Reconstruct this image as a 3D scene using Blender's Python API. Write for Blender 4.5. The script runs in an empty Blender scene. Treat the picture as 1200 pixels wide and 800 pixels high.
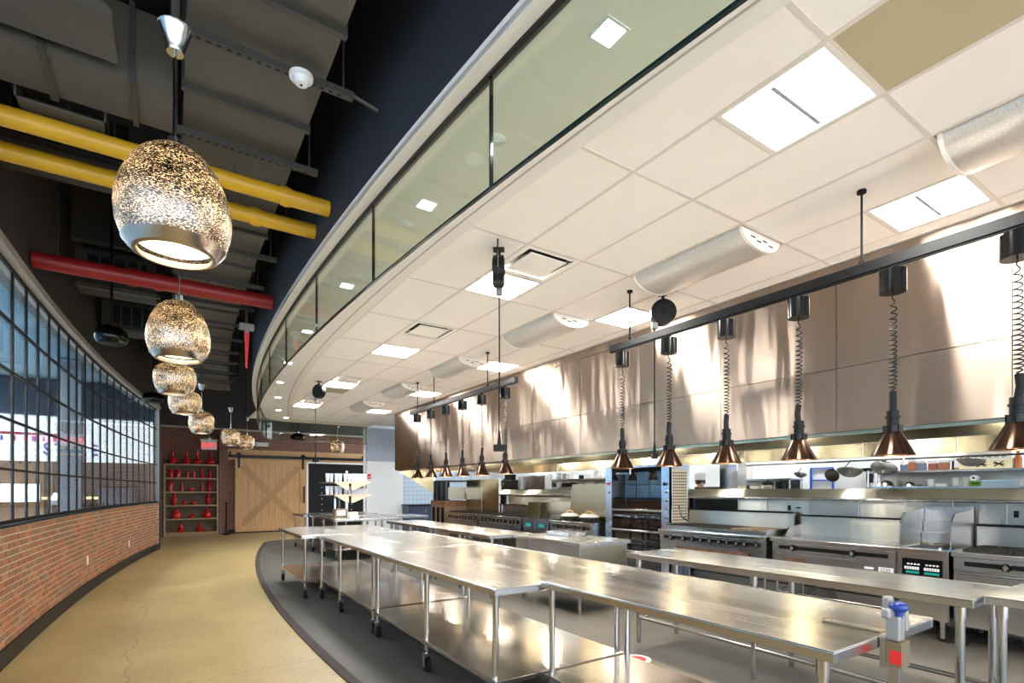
import bpy, math, random
from mathutils import Vector, Matrix
R = random.Random(7)
PI = math.pi
sc = bpy.context.scene
C = sc.collection

# ------------------------------------------------------------------ camera, world, exposure
cam = bpy.data.objects.new('camera', bpy.data.cameras.new('camera'))
C.objects.link(cam)
cam.location = (0, 0, 1.545)
cam.rotation_euler = (PI / 2, 0, -0.58189)
cam.data.sensor_width = 36.0
cam.data.lens = 610.9 / 1200 * 36
cam.data.shift_y = (573.9 - 400) / 1200
cam.data.clip_start = 0.05
sc.camera = cam
W = bpy.data.worlds.new('world'); sc.world = W; W.use_nodes = True
bg = W.node_tree.nodes['Background']
bg.inputs[0].default_value = (0.80, 0.88, 1.0, 1)
bg.inputs[1].default_value = 1.0
sc.view_settings.view_transform = 'Standard'
sc.view_settings.look = 'None'
sc.view_settings.gamma = 1.0
sc.view_settings.use_curve_mapping = False
sc.view_settings.exposure = 2.3
cy = sc.cycles
cy.use_denoising = True
cy.max_bounces = 10; cy.diffuse_bounces = 5; cy.glossy_bounces = 5; cy.transmission_bounces = 8; cy.transparent_max_bounces = 16
cy.sample_clamp_indirect = 6.0
cy.caustics_refractive = False
cy.blur_glossy = 0.5
PANEL_L = 15.0        # troffer radiance
COLD_L = 9.0

# ------------------------------------------------------------------ materials
M = {}
def nmat(name):
    m = bpy.data.materials.new(name); m.use_nodes = True; M[name] = m
    nt = m.node_tree
    return m, nt, nt.nodes['Principled BSDF']
def P(name, col, rough=.5, metal=0., var=0., vscale=8., stretch=(1, 1, 1), bump=0., bscale=None, aniso=0., tangent=None, emit=None, es=0., coat=0., rvar=0., spec=None, detail=4, bdist=.02):
    m, nt, b = nmat(name)
    N, L = nt.nodes, nt.links
    b.inputs['Base Color'].default_value = (*col, 1)
    b.inputs['Roughness'].default_value = rough
    b.inputs['Metallic'].default_value = metal
    if spec is not None: b.inputs['Specular IOR Level'].default_value = spec
    if coat: b.inputs['Coat Weight'].default_value = coat; b.inputs['Coat Roughness'].default_value = .12
    if emit: b.inputs['Emission Color'].default_value = (*emit, 1); b.inputs['Emission Strength'].default_value = es
    if var or rvar or bump:
        tc = N.new('ShaderNodeTexCoord'); mp = N.new('ShaderNodeMapping'); mp.inputs['Scale'].default_value = stretch
        L.new(tc.outputs['Object'], mp.inputs[0])
        nz = N.new('ShaderNodeTexNoise'); nz.inputs['Scale'].default_value = vscale; nz.inputs['Detail'].default_value = detail
        L.new(mp.outputs[0], nz.inputs['Vector'])
        if var:
            rp = N.new('ShaderNodeValToRGB')
            rp.color_ramp.elements[0].position = .3; rp.color_ramp.elements[1].position = .7
            rp.color_ramp.elements[0].color = (*[max(0, c * (1 - var)) for c in col], 1)
            rp.color_ramp.elements[1].color = (*[min(1, c * (1 + var)) for c in col], 1)
            L.new(nz.outputs[0], rp.inputs[0]); L.new(rp.outputs[0], b.inputs['Base Color'])
        if rvar:
            mr = N.new('ShaderNodeMapRange'); mr.inputs[1].default_value = .3; mr.inputs[2].default_value = .7
            mr.inputs[3].default_value = max(.03, rough - rvar); mr.inputs[4].default_value = rough + rvar
            L.new(nz.outputs[0], mr.inputs[0]); L.new(mr.outputs[0], b.inputs['Roughness'])
        if bump:
            bn = nz
            if bscale:
                bn = N.new('ShaderNodeTexNoise'); bn.inputs['Scale'].default_value = bscale; bn.inputs['Detail'].default_value = 2
                L.new(mp.outputs[0], bn.inputs['Vector'])
            bp = N.new('ShaderNodeBump'); bp.inputs['Strength'].default_value = bump; bp.inputs['Distance'].default_value = bdist
            L.new(bn.outputs[0], bp.inputs['Height']); L.new(bp.outputs[0], b.inputs['Normal'])
    if aniso:
        b.inputs['Anisotropic'].default_value = aniso
        cb = N.new('ShaderNodeCombineXYZ')
        for i in range(3): cb.inputs[i].default_value = tangent[i]
        L.new(cb.outputs[0], b.inputs['Tangent'])
    return m
def emis(name, col, s):
    m, nt, b = nmat(name)
    b.inputs['Base Color'].default_value = (*[min(1, c) for c in col], 1)
    b.inputs['Emission Color'].default_value = (*col, 1); b.inputs['Emission Strength'].default_value = s
    return m
def glass(name, tint, ior=1.45, rough=0.0, boost=1.0):
    m, nt, b = nmat(name); N, L = nt.nodes, nt.links
    N.remove(b)
    out = N['Material Output']
    t = N.new('ShaderNodeBsdfTransparent'); t.inputs[0].default_value = (*tint, 1)
    g = N.new('ShaderNodeBsdfGlossy'); g.inputs['Roughness'].default_value = rough; g.inputs[0].default_value = (1, 1, 1, 1)
    f0 = ((ior - 1) / (ior + 1)) ** 2
    lw = N.new('ShaderNodeLayerWeight'); lw.inputs[0].default_value = .5
    pw = N.new('ShaderNodeMath'); pw.operation = 'POWER'; pw.inputs[1].default_value = 5
    fr = N.new('ShaderNodeMath'); fr.operation = 'MULTIPLY_ADD'; fr.inputs[1].default_value = (1 - f0) * .8; fr.inputs[2].default_value = f0
    L.new(lw.outputs['Facing'], pw.inputs[0]); L.new(pw.outputs[0], fr.inputs[0])
    ml = N.new('ShaderNodeMath'); ml.operation = 'MULTIPLY'; ml.inputs[1].default_value = boost; ml.use_clamp = True
    mx = N.new('ShaderNodeMixShader')
    L.new(fr.outputs[0], ml.inputs[0]); L.new(ml.outputs[0], mx.inputs[0]); L.new(t.outputs[0], mx.inputs[1]); L.new(g.outputs[0], mx.inputs[2]); L.new(mx.outputs[0], out.inputs[0])
    return m

P('steel_top', (.58, .575, .555), .25, 1, rvar=.05, vscale=1.6, stretch=(3, .5, 1), detail=1)
P('steel', (.55, .555, .555), .21, 1, rvar=.04, vscale=1.5, detail=1)
P('steel_leg', (.52, .525, .525), .17, 1)
P('steel_shelf', (.52, .465, .41), .20, 1, rvar=.06, vscale=1.5, detail=1)
P('steel_dull', (.43, .425, .41), .30, 1, rvar=.05, vscale=2, detail=1)
P('steel_hood', (.39, .305, .245), .33, 1, bump=.55, bdist=.05, vscale=1.5, bscale=1.7, stretch=(1, 1.6, .30), aniso=1.0, tangent=(0, 0, 1), detail=1)
P('steel_gold', (.50, .445, .315), .22, 1, rvar=.04, vscale=2, detail=1)
P('steel_bright', (.66, .645, .60), .32, 1, bump=.3, bdist=.03, bscale=2.5, stretch=(1, 1.5, .3), vscale=2, aniso=.95, tangent=(0, 0, 1), detail=1)
P('steel_blue', (.52, .60, .76), .20, 1)
P('chrome', (.85, .85, .85), .08, 1)
P('black', (.0035, .0035, .004), .45, spec=.25)
P('black_gloss', (.003, .003, .004), .15, spec=.35)
P('black_metal', (.005, .005, .006), .35, spec=.3)
P('rubber', (.005, .005, .006), .6, spec=.25)
P('bronze', (.065, .038, .026), .20, 1, var=.12, vscale=3, stretch=(1, 1, 6), aniso=.5, tangent=(0, 0, 1))
P('copper', (.75, .42, .25), .25, 1)
P('ceiling_tile', (.93, .865, .785), .85, var=.015, vscale=3)
P('tile_bar', (.72, .64, .56), .6)
P('gypsum', (.82, .77, .70), .75)
P('soffit_edge', (.78, .72, .64), .6)
P('mislit_tile', (.50, .42, .26), .8)  # dull light on mis-lit tiles, put into a tan base colour
P('navy', (.022, .026, .036), .7, var=.15, vscale=.8)
P('upper_wall', (.045, .038, .033), .75, var=.15, vscale=1.2)
P('deck', (.010, .010, .011), .9)
P('duct', (.10, .09, .073), .55, .25, var=.10, vscale=1.4)
P('strut', (.075, .072, .068), .5, .5)
P('hole', (.002, .002, .002), .9)
P('pipe_yellow', (.58, .32, .012), .40, var=.07, vscale=3)
P('pipe_red', (.27, .010, .009), .40, var=.08, vscale=3)
P('white_plastic', (.80, .80, .80), .35)
P('white_paint', (.86, .87, .88), .6)
P('wall_shade_blue', (.42, .47, .58), .5)
P('grey_trim', (.42, .38, .33), .5)
P('mullion', (.004, .004, .004), .5, spec=.2)
P('oak', (.60, .345, .145), .45, var=.12, vscale=5, stretch=(6, 6, .5), bump=.05)
P('oak_dark', (.46, .255, .10), .45, var=.14, vscale=5, stretch=(3, 3, .6))
P('shelf_oak', (.42, .28, .15), .5, var=.12, vscale=5, stretch=(.6, 6, 6))
P('shelf_back', (.13, .085, .05), .6, var=.1, vscale=3)
P('red_ceramic', (.62, .010, .014), .16, coat=.3)
P('kitchen_floor', (.092, .086, .074), .55, var=.08, vscale=1.3, rvar=.08, bump=.03, bscale=40)
P('kerb', (.05, .034, .028), .75, var=.12, vscale=3)
P('baseboard', (.010, .0085, .008), .5, spec=.3)
P('grate', (.03, .026, .022), .6, .4, var=.4, vscale=14)
P('grate_rust', (.38, .27, .18), .6, .2, var=.5, vscale=14)
P('burnt', (.16, .075, .04), .6, var=.5, vscale=9)
P('knob', (.55, .55, .55), .2, 1)
P('blue_plastic', (.015, .045, .26), .25)
P('cast_grey', (.34, .33, .31), .35, .35)
P('red_label', (.78, .03, .03), .4)
P('white_label', (.85, .83, .80), .5)
P('brass', (.30, .24, .15), .4, .7)
P('teal_screen', (.01, .09, .08), .3, emit=(0, .42, .32), es=.12)
P('button', (.82, .80, .76), .4)
P('wood_handle', (.80, .45, .12), .45)
P('enamel', (.82, .80, .74), .25)
P('paper', (.84, .85, .88), .7)
P('clear_plastic', (.74, .78, .84), .3)
P('cream_metal', (.70, .62, .46), .4)
P('brown_metal', (.20, .13, .085), .4)
P('box_cream', (.80, .72, .50), .7)
P('sauce_brown', (.36, .12, .05), .4)
P('sauce_blue', (.13, .17, .28), .4)
P('sauce_red', (.26, .06, .045), .4)
P('amber_glass', (.33, .09, .015), .15)
P('green_box', (.10, .30, .02), .5)
P('skin', (.60, .36, .27), .5)
P('cloth_white', (.85, .86, .88), .8)
P('trouser', (.03, .03, .04), .8)
P('hair', (.02, .015, .012), .6)
P('cabinet_navy', (.05, .075, .13), .4)
P('shop_brown', (.20, .165, .135), .6, var=.25, vscale=1.5)
P('shop_blue', (.055, .085, .13), .6)
P('shop_ceiling', (.52, .72, .84), .8)
P('column_grey', (.36, .38, .42), .5)
P('sign_blue', (.01, .10, .55), .5)
P('sign_red', (.75, .02, .06), .5)
emis('panel_light', (1.0, .985, .95), PANEL_L)
emis('down_light', (.93, .97, 1.0), 14)
emis('bulb_warm', (1.0, .80, .50), 4)
emis('frost_glow', (1.0, .84, .58), 1.0)
emis('lamp_hot', (1.0, .42, .16), 4)
emis('shop_sign', (.92, .97, 1.0), .5)
emis('screen', (.75, .9, 1.0), 1.5)
emis('exit_red', (1.0, .015, .015), .30)
P('exit_face', (.42, .34, .33), .4)
emis('hood_bulb', (1.0, .93, .78), 32)
emis('hall_fill_glow', (.86, .95, 1.0), 22)
emis('rear_fill_glow', (.90, .96, 1.0), COLD_L)
emis('counter_glow', (1.0, .8, .45), .8)
glass('pane_glass', (.94, .97, .98), 1.5, boost=1.7)
glass('smoke_glass', (.86, .91, .85), 1.5, boost=1.0)
glass('oven_glass', (.52, .60, .68), 1.6, boost=1.3)

def shader_concrete():
    m, nt, b = nmat('concrete'); N, L = nt.nodes, nt.links
    tc = N.new('ShaderNodeTexCoord')
    n1 = N.new('ShaderNodeTexNoise'); n1.inputs['Scale'].default_value = .8; n1.inputs['Detail'].default_value = 8; n1.inputs['Roughness'].default_value = .65
    L.new(tc.outputs['Object'], n1.inputs['Vector'])
    r1 = N.new('ShaderNodeValToRGB'); e = r1.color_ramp.elements
    e[0].position = .28; e[0].color = (.37, .26, .115, 1); e[1].position = .72; e[1].color = (.58, .43, .19, 1)
    L.new(n1.outputs[0], r1.inputs[0])
    n2 = N.new('ShaderNodeTexNoise'); n2.inputs['Scale'].default_value = 38; n2.inputs['Detail'].default_value = 3
    L.new(tc.outputs['Object'], n2.inputs['Vector'])
    r2 = N.new('ShaderNodeValToRGB'); e = r2.color_ramp.elements
    e[0].position = .31; e[0].color = (.22, .20, .18, 1); e[1].position = .38; e[1].color = (1, 1, 1, 1)
    L.new(n2.outputs[0], r2.inputs[0])
    mx = N.new('ShaderNodeMix'); mx.data_type = 'RGBA'; mx.blend_type = 'MULTIPLY'; mx.inputs[0].default_value = .8
    L.new(r1.outputs[0], mx.inputs[6]); L.new(r2.outputs[0], mx.inputs[7])
    # fine cracks
    nd = N.new('ShaderNodeTexNoise'); nd.inputs['Scale'].default_value = 2.2
    L.new(tc.outputs['Object'], nd.inputs['Vector'])
    va = N.new('ShaderNodeVectorMath'); va.operation = 'MULTIPLY_ADD'
    va.inputs[1].default_value = (.25, .25, 0)
    L.new(nd.outputs['Color'], va.inputs[0]); L.new(tc.outputs['Object'], va.inputs[2])
    vo = N.new('ShaderNodeTexVoronoi'); vo.feature = 'DISTANCE_TO_EDGE'; vo.inputs['Scale'].default_value = .34
    L.new(va.outputs[0], vo.inputs['Vector'])
    r3 = N.new('ShaderNodeValToRGB'); e = r3.color_ramp.elements
    e[0].position = 0; e[0].color = (.35, .33, .30, 1); e[1].position = .0035; e[1].color = (1, 1, 1, 1)
    L.new(vo.outputs['Distance'], r3.inputs[0])
    m2 = N.new('ShaderNodeMix'); m2.data_type = 'RGBA'; m2.blend_type = 'MULTIPLY'; m2.inputs[0].default_value = .45
    L.new(mx.outputs[2], m2.inputs[6]); L.new(r3.outputs[0], m2.inputs[7])
    L.new(m2.outputs[2], b.inputs['Base Color'])
    mr = N.new('ShaderNodeMapRange'); mr.inputs[3].default_value = .30; mr.inputs[4].default_value = .52
    L.new(n1.outputs[0], mr.inputs[0]); L.new(mr.outputs[0], b.inputs['Roughness'])
shader_concrete()
def shader_brick(name, cols):
    m, nt, b = nmat(name); N, L = nt.nodes, nt.links
    oi = N.new('ShaderNodeObjectInfo'); ge = N.new('ShaderNodeNewGeometry')
    ad = N.new('ShaderNodeMath'); ad.operation = 'ADD'; fr = N.new('ShaderNodeMath'); fr.operation = 'FRACT'
    L.new(oi.outputs['Random'], ad.inputs[0]); L.new(ge.outputs['Random Per Island'], ad.inputs[1]); L.new(ad.outputs[0], fr.inputs[0])
    rp = N.new('ShaderNodeValToRGB'); rp.color_ramp.interpolation = 'LINEAR'
    el = rp.color_ramp.elements
    while len(el) < len(cols): el.new(.5)
    for i, c in enumerate(cols): el[i].position = i / (len(cols) - 1); el[i].color = (*c, 1)
    L.new(fr.outputs[0], rp.inputs[0])
    nz = N.new('ShaderNodeTexNoise'); nz.inputs['Scale'].default_value = 22; nz.inputs['Detail'].default_value = 5
    tc = N.new('ShaderNodeTexCoord'); L.new(tc.outputs['Object'], nz.inputs['Vector'])
    mr = N.new('ShaderNodeMapRange'); mr.inputs[3].default_value = .62; mr.inputs[4].default_value = 1.3
    L.new(nz.outputs[0], mr.inputs[0])
    mx = N.new('ShaderNodeMix'); mx.data_type = 'RGBA'; mx.blend_type = 'MULTIPLY'; mx.inputs[0].default_value = 1
    L.new(rp.outputs[0], mx.inputs[6]); L.new(mr.outputs[0], mx.inputs[7]); L.new(mx.outputs[2], b.inputs['Base Color'])
    b.inputs['Roughness'].default_value = .8
shader_brick('brick', [(.40, .135, .045), (.23, .115, .055), (.45, .165, .06), (.19, .135, .07), (.42, .19, .085), (.31, .10, .04), (.26, .165, .085)])
P('mortar', (.50, .45, .37), .9)
def shader_brickwall(name, c1, c2, mo, axis):
    m, nt, b = nmat(name); N, L = nt.nodes, nt.links
    tc = N.new('ShaderNodeTexCoord'); sp = N.new('ShaderNodeSeparateXYZ'); cb = N.new('ShaderNodeCombineXYZ')
    L.new(tc.outputs['Object'], sp.inputs[0]); L.new(sp.outputs[axis], cb.inputs[0]); L.new(sp.outputs[2], cb.inputs[1])
    br = N.new('ShaderNodeTexBrick'); br.inputs['Scale'].default_value = 1
    br.inputs['Brick Width'].default_value = .215; br.inputs['Row Height'].default_value = .0675; br.inputs['Mortar Size'].default_value = .009
    br.inputs['Color1'].default_value = (*c1, 1); br.inputs['Color2'].default_value = (*c2, 1); br.inputs['Mortar'].default_value = (*mo, 1)
    L.new(cb.outputs[0], br.inputs['Vector']); L.new(br.outputs[0], b.inputs['Base Color'])
    bp = N.new('ShaderNodeBump'); bp.inputs['Strength'].default_value = .5; bp.inputs['Distance'].default_value = .01; bp.invert = True
    L.new(br.outputs['Fac'], bp.inputs['Height']); L.new(bp.outputs[0], b.inputs['Normal'])
    b.inputs['Roughness'].default_value = .8
shader_brickwall('brick_far', (.24, .075, .04), (.15, .06, .04), (.27, .22, .18), 0)
m, nt, b = nmat('wall_tile')
br = nt.nodes.new('ShaderNodeTexBrick'); br.offset = 0
br.inputs['Scale'].default_value = 1; br.inputs['Brick Width'].default_value = .15; br.inputs['Row Height'].default_value = .15; br.inputs['Mortar Size'].default_value = .006
br.inputs['Color1'].default_value = (.55, .70, .85, 1); br.inputs['Color2'].default_value = (.60, .74, .88, 1); br.inputs['Mortar'].default_value = (.35, .42, .5, 1)
tc = nt.nodes.new('ShaderNodeTexCoord'); sp = nt.nodes.new('ShaderNodeSeparateXYZ'); cb = nt.nodes.new('ShaderNodeCombineXYZ')
nt.links.new(tc.outputs['Object'], sp.inputs[0]); nt.links.new(sp.outputs[0], cb.inputs[0]); nt.links.new(sp.outputs[2], cb.inputs[1])
nt.links.new(cb.outputs[0], br.inputs['Vector']); nt.links.new(br.outputs[0], b.inputs['Base Color']); b.inputs['Roughness'].default_value = .2
def shader_perforated():
    # hammered metal shade pierced with rows of tiny slits that the bulb shines through
    m, nt, b = nmat('pierced_shade'); N, L = nt.nodes, nt.links
    b.inputs['Base Color'].default_value = (.62, .54, .44, 1); b.inputs['Metallic'].default_value = 1; b.inputs['Roughness'].default_value = .22
    tc = N.new('ShaderNodeTexCoord'); mp = N.new('ShaderNodeMapping'); mp.inputs['Scale'].default_value = (1, 1, 3.6)
    L.new(tc.outputs['Object'], mp.inputs[0])
    nz = N.new('ShaderNodeTexNoise'); nz.inputs['Scale'].default_value = 105; nz.inputs['Detail'].default_value = 3; nz.inputs['Roughness'].default_value = .7
    L.new(mp.outputs[0], nz.inputs['Vector'])
    n2 = N.new('ShaderNodeTexNoise'); n2.inputs['Scale'].default_value = 5; L.new(mp.outputs[0], n2.inputs['Vector'])
    ad = N.new('ShaderNodeMath'); ad.operation = 'MULTIPLY_ADD'; ad.inputs[1].default_value = .22
    L.new(n2.outputs[0], ad.inputs[0]); L.new(nz.outputs[0], ad.inputs[2])
    rp = N.new('ShaderNodeValToRGB'); rp.color_ramp.elements[0].position = .672; rp.color_ramp.elements[1].position = .74
    L.new(ad.outputs[0], rp.inputs[0])
    tr = N.new('ShaderNodeBsdfTranslucent'); tr.inputs[0].default_value = (.80, .64, .46, 1)
    mx = N.new('ShaderNodeMixShader')
    L.new(rp.outputs[0], mx.inputs[0]); L.new(b.outputs[0], mx.inputs[1]); L.new(tr.outputs[0], mx.inputs[2])
    L.new(mx.outputs[0], N['Material Output'].inputs[0])
    rd = N.new('ShaderNodeValToRGB'); rd.color_ramp.elements[0].color = (.09, .08, .075, 1); rd.color_ramp.elements[1].color = (.66, .60, .52, 1)
    rd.color_ramp.elements[0].position = .46; rd.color_ramp.elements[1].position = .60
    L.new(nz.outputs[0], rd.inputs[0]); L.new(rd.outputs[0], b.inputs['Base Color'])
    bp = N.new('ShaderNodeBump'); bp.inputs['Strength'].default_value = .25; bp.inputs['Distance'].default_value = .004
    L.new(nz.outputs[0], bp.inputs['Height']); L.new(bp.outputs[0], b.inputs['Normal'])
shader_perforated()
P('shade_rim', (.45, .41, .37), .25, 1)
P('shade_lining', (.88, .74, .50), .6)
m, nt, b = nmat('mesh_perforated')
vo = nt.nodes.new('ShaderNodeTexVoronoi'); vo.inputs['Scale'].default_value = 240
tc = nt.nodes.new('ShaderNodeTexCoord'); nt.links.new(tc.outputs['Object'], vo.inputs['Vector'])
rp = nt.nodes.new('ShaderNodeValToRGB'); rp.color_ramp.elements[0].color = (.25, .23, .2, 1); rp.color_ramp.elements[1].color = (.74, .69, .62, 1)
rp.color_ramp.elements[0].position = .25; rp.color_ramp.elements[1].position = .32
nt.links.new(vo.outputs[0], rp.inputs[0]); nt.links.new(rp.outputs[0], b.inputs['Base Color']); b.inputs['Metallic'].default_value = .35; b.inputs['Roughness'].default_value = .4

# ------------------------------------------------------------------ mesh helpers
class MB:
    def __init__(s): s.v = []; s.f = []
    def add(s, vs, fs):
        o = len(s.v); s.v += [tuple(p) for p in vs]; s.f += [[i + o for i in q] for q in fs]; return s
    def box(s, x0, x1, y0, y1, z0, z1):
        return s.add([(x0, y0, z0), (x1, y0, z0), (x1, y1, z0), (x0, y1, z0), (x0, y0, z1), (x1, y0, z1), (x1, y1, z1), (x0, y1, z1)],
                     [(3, 2, 1, 0), (4, 5, 6, 7), (0, 1, 5, 4), (1, 2, 6, 5), (2, 3, 7, 6), (3, 0, 4, 7)])
    def obox(s, c, sz, mat):
        hx, hy, hz = [q / 2 for q in sz]; c = Vector(c)
        vs = [c + mat @ Vector((a * hx, b_ * hy, d * hz)) for d in (-1, 1) for a, b_ in ((-1, -1), (1, -1), (1, 1), (-1, 1))]
        return s.add(vs, [(3, 2, 1, 0), (4, 5, 6, 7), (0, 1, 5, 4), (1, 2, 6, 5), (2, 3, 7, 6), (3, 0, 4, 7)])
    def cyl(s, p0, p1, r, n=12, r2=None, caps=True):
        p0, p1 = Vector(p0), Vector(p1); r2 = r if r2 is None else r2
        d = (p1 - p0).normalized(); a = Vector((0, 0, 1)) if abs(d.z) < .9 else Vector((1, 0, 0))
        x = d.cross(a).normalized(); y = d.cross(x)
        vs = []
        for p, q in ((p0, r), (p1, r2)):
            vs += [p + (x * math.cos(2 * PI * i / n) + y * math.sin(2 * PI * i / n)) * q for i in range(n)]
        fs = [(i, (i + 1) % n, n + (i + 1) % n, n + i) for i in range(n)]
        fs = [q[::-1] for q in fs]
        if caps: fs += [tuple(range(n)), tuple(range(2 * n - 1, n - 1, -1))]
        return s.add(vs, fs)
    def lathe(s, prof, n=24, c=(0, 0, 0)):
        vs = [(c[0] + r * math.cos(2 * PI * i / n), c[1] + r * math.sin(2 * PI * i / n), c[2] + z) for r, z in prof for i in range(n)]
        fs = [(j * n + i, j * n + (i + 1) % n, (j + 1) * n + (i + 1) % n, (j + 1) * n + i) for j in range(len(prof) - 1) for i in range(n)]
        return s.add(vs, fs)
    def tube(s, path, r, n=8):
        pts = [Vector(p) for p in path]; vs = []; u = None
        for i, p in enumerate(pts):
            d = (pts[min(i + 1, len(pts) - 1)] - pts[max(i - 1, 0)]).normalized()
            if u is None:
                a = Vector((0, 0, 1)) if abs(d.z) < .9 else Vector((1, 0, 0)); u = d.cross(a).normalized()
            else: u = (u - d * u.dot(d)).normalized()
            w = d.cross(u)
            vs += [p + (u * math.cos(2 * PI * k / n) + w * math.sin(2 * PI * k / n)) * r for k in range(n)]
        m_ = len(pts)
        fs = [(j * n + k, j * n + (k + 1) % n, (j + 1) * n + (k + 1) % n, (j + 1) * n + k) for j in range(m_ - 1) for k in range(n)]
        fs += [tuple(range(n - 1, -1, -1)), tuple(range((m_ - 1) * n, m_ * n))]
        return s.add(vs, fs)
    def prism(s, poly, axis, a0, a1):
        # poly: 2D points in the plane normal to AXIS ('x': (y,z), 'y': (x,z), 'z': (x,y))
        def T(p, q): return {'x': (q, p[0], p[1]), 'y': (p[0], q, p[1]), 'z': (p[0], p[1], q)}[axis]
        n = len(poly)
        vs = [T(p, a0) for p in poly] + [T(p, a1) for p in poly]
        fs = [tuple(range(n - 1, -1, -1)), tuple(range(n, 2 * n))] + [(i, (i + 1) % n, n + (i + 1) % n, n + i) for i in range(n)]
        return s.add(vs, fs)
    def band(s, A, B_, z0, z1):
        # solid between two plan polylines A and B_ of the same length
        n = len(A); vs = []
        for a, b_ in zip(A, B_): vs += [(a[0], a[1], z0), (b_[0], b_[1], z0), (b_[0], b_[1], z1), (a[0], a[1], z1)]
        fs = []
        for i in range(n - 1):
            o, q = 4 * i, 4 * i + 4
            fs += [(o, q, q + 1, o + 1), (o + 1, q + 1, q + 2, o + 2), (o + 2, q + 2, q + 3, o + 3), (o + 3, q + 3, q, o)]
        fs += [(0, 1, 2, 3), (4 * n - 1, 4 * n - 2, 4 * n - 3, 4 * n - 4)]
        return s.add(vs, fs)
    def mesh(s, name, m_, smooth=None):
        me = bpy.data.meshes.new(name); me.from_pydata(s.v, [], s.f)
        import bmesh
        bm = bmesh.new(); bm.from_mesh(me); bmesh.ops.recalc_face_normals(bm, faces=bm.faces); bm.to_mesh(me); bm.free()
        me.materials.append(M[m_])
        if smooth:
            me.polygons.foreach_set('use_smooth', [True] * len(me.polygons)); me.set_sharp_from_angle(angle=math.radians(smooth))
        me.update(); return me
    def build(s, name, m_, parent=None, loc=(0, 0, 0), smooth=None, bevel=0, rot=None, label=None):
        o = bpy.data.objects.new(name, s.mesh(name, m_, smooth)); C.objects.link(o)
        o.location = loc
        if rot: o.rotation_euler = rot
        if parent is not None: o.parent = parent
        if bevel:
            md = o.modifiers.new('bevel', 'BEVEL'); md.width = bevel; md.segments = 2; md.limit_method = 'ANGLE'
        if label: o['label'] = label
        return o
def box(*a): return MB().box(*a)
def thing(name, label, cat, loc=(0, 0, 0), rz=0, group=None):
    o = bpy.data.objects.new(name, None); C.objects.link(o); o.empty_display_size = .1
    o.location = loc; o.rotation_euler = (0, 0, rz)
    return tag(o, label, cat, group)
def tag(o, label, cat, group=None):
    o['label'] = label; o['category'] = cat
    if group: o['group'] = group
    return o
def struct(o): o['kind'] = 'structure'; return o
def stuff(o): o['kind'] = 'stuff'; return o
def dup(root, loc, label, rz=None):
    r = root.copy(); C.objects.link(r); r.location = loc; r['label'] = label
    if rz is not None: r.rotation_euler = (0, 0, rz)
    for ch in list(root.children):
        c = ch.copy(); C.objects.link(c); c.parent = r
        for g in list(ch.children):
            d = g.copy(); C.objects.link(d); d.parent = c
    return r
def link_mesh(name, me, parent, loc, rz=0):
    o = bpy.data.objects.new(name, me); C.objects.link(o); o.location = loc; o.rotation_euler = (0, 0, rz); o.parent = parent
    return o
def lamp(kind, name, parent, loc, power, col, size=.05, **kw):
    l = bpy.data.lights.new(name, kind); l.energy = power; l.color = col
    if kind in ('POINT', 'SPOT'): l.shadow_soft_size = size
    for k_, v in kw.items(): setattr(l, k_, v)
    o = bpy.data.objects.new(name, l); C.objects.link(o); o.location = loc
    if parent is not None: o.parent = parent
    return o
def text(name, s, size, m_, parent, loc, rot, depth=.002, align='CENTER', label=None, sx=1, bold=0):
    cu = bpy.data.curves.new(name, 'FONT'); cu.body = s; cu.size = size; cu.extrude = depth; cu.offset = bold; cu.align_x = align; cu.align_y = 'CENTER'
    tmp = bpy.data.objects.new(name, cu); C.objects.link(tmp)
    dg = bpy.context.evaluated_depsgraph_get(); dg.update()
    me = bpy.data.meshes.new_from_object(tmp.evaluated_get(dg)); bpy.data.objects.remove(tmp)
    me.materials.clear(); me.materials.append(M[m_])
    o = bpy.data.objects.new(name, me); C.objects.link(o); o.location = loc; o.rotation_euler = rot; o.parent = parent; o.scale = (sx, 1, 1)
    if label: o['label'] = label
    return o
ORD = ['first', 'second', 'third', 'fourth', 'fifth', 'sixth', 'seventh', 'eighth', 'ninth', 'tenth', 'eleventh', 'twelfth', 'thirteenth', 'fourteenth', 'fifteenth', 'sixteenth', 'seventeenth', 'eighteenth', 'nineteenth', 'twentieth']

# ------------------------------------------------------------------ plan curves of the room
def WX(y): return -1.21 + (y - 5) ** 2 / 130           # face of the curved brick wall
def KX(y): return 1.178 + (y - 6.3) ** 2 / 93          # kerb line and glass baffle
CEIL = 3.66
def frange(a, b_, n): return [a + (b_ - a) * i / (n - 1) for i in range(n)]
kpath = [(KX(y), y) for y in frange(-4, 16.6, 42)]
kx, ky = kpath[-1]
kpath += [(kx + .10, 16.85), (kx + .26, 17.08), (kx + .50, 17.22), (kx + .80, 17.28), (kx + 1.4, 17.30), (4.6, 17.30), (5.55, 17.30)]
def off(path, d):
    out = []
    for i, p in enumerate(path):
        a = path[max(i - 1, 0)]; b_ = path[min(i + 1, len(path) - 1)]
        t = Vector((b_[0] - a[0], b_[1] - a[1])).normalized(); n = Vector((t.y, -t.x))
        out.append((p[0] + n.x * d, p[1] + n.y * d))
    return out

# ------------------------------------------------------------------ floor
fl = struct(box(-9, 12, -4.5, 24, -.1, 0).build('floor', 'concrete'))
kin = off(kpath, .055)
poly = kin + [(11.9, 17.30), (11.9, -4)]
MB().prism(poly, 'z', 0, .006).build('kitchen_floor', 'kitchen_floor', fl, label='grey epoxy kitchen floor')
MB().band(off(kpath, -.03), off(kpath, .055), 0, .012).build('kerb_strip', 'kerb', fl, label='dark brown curved edging strip')

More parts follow.
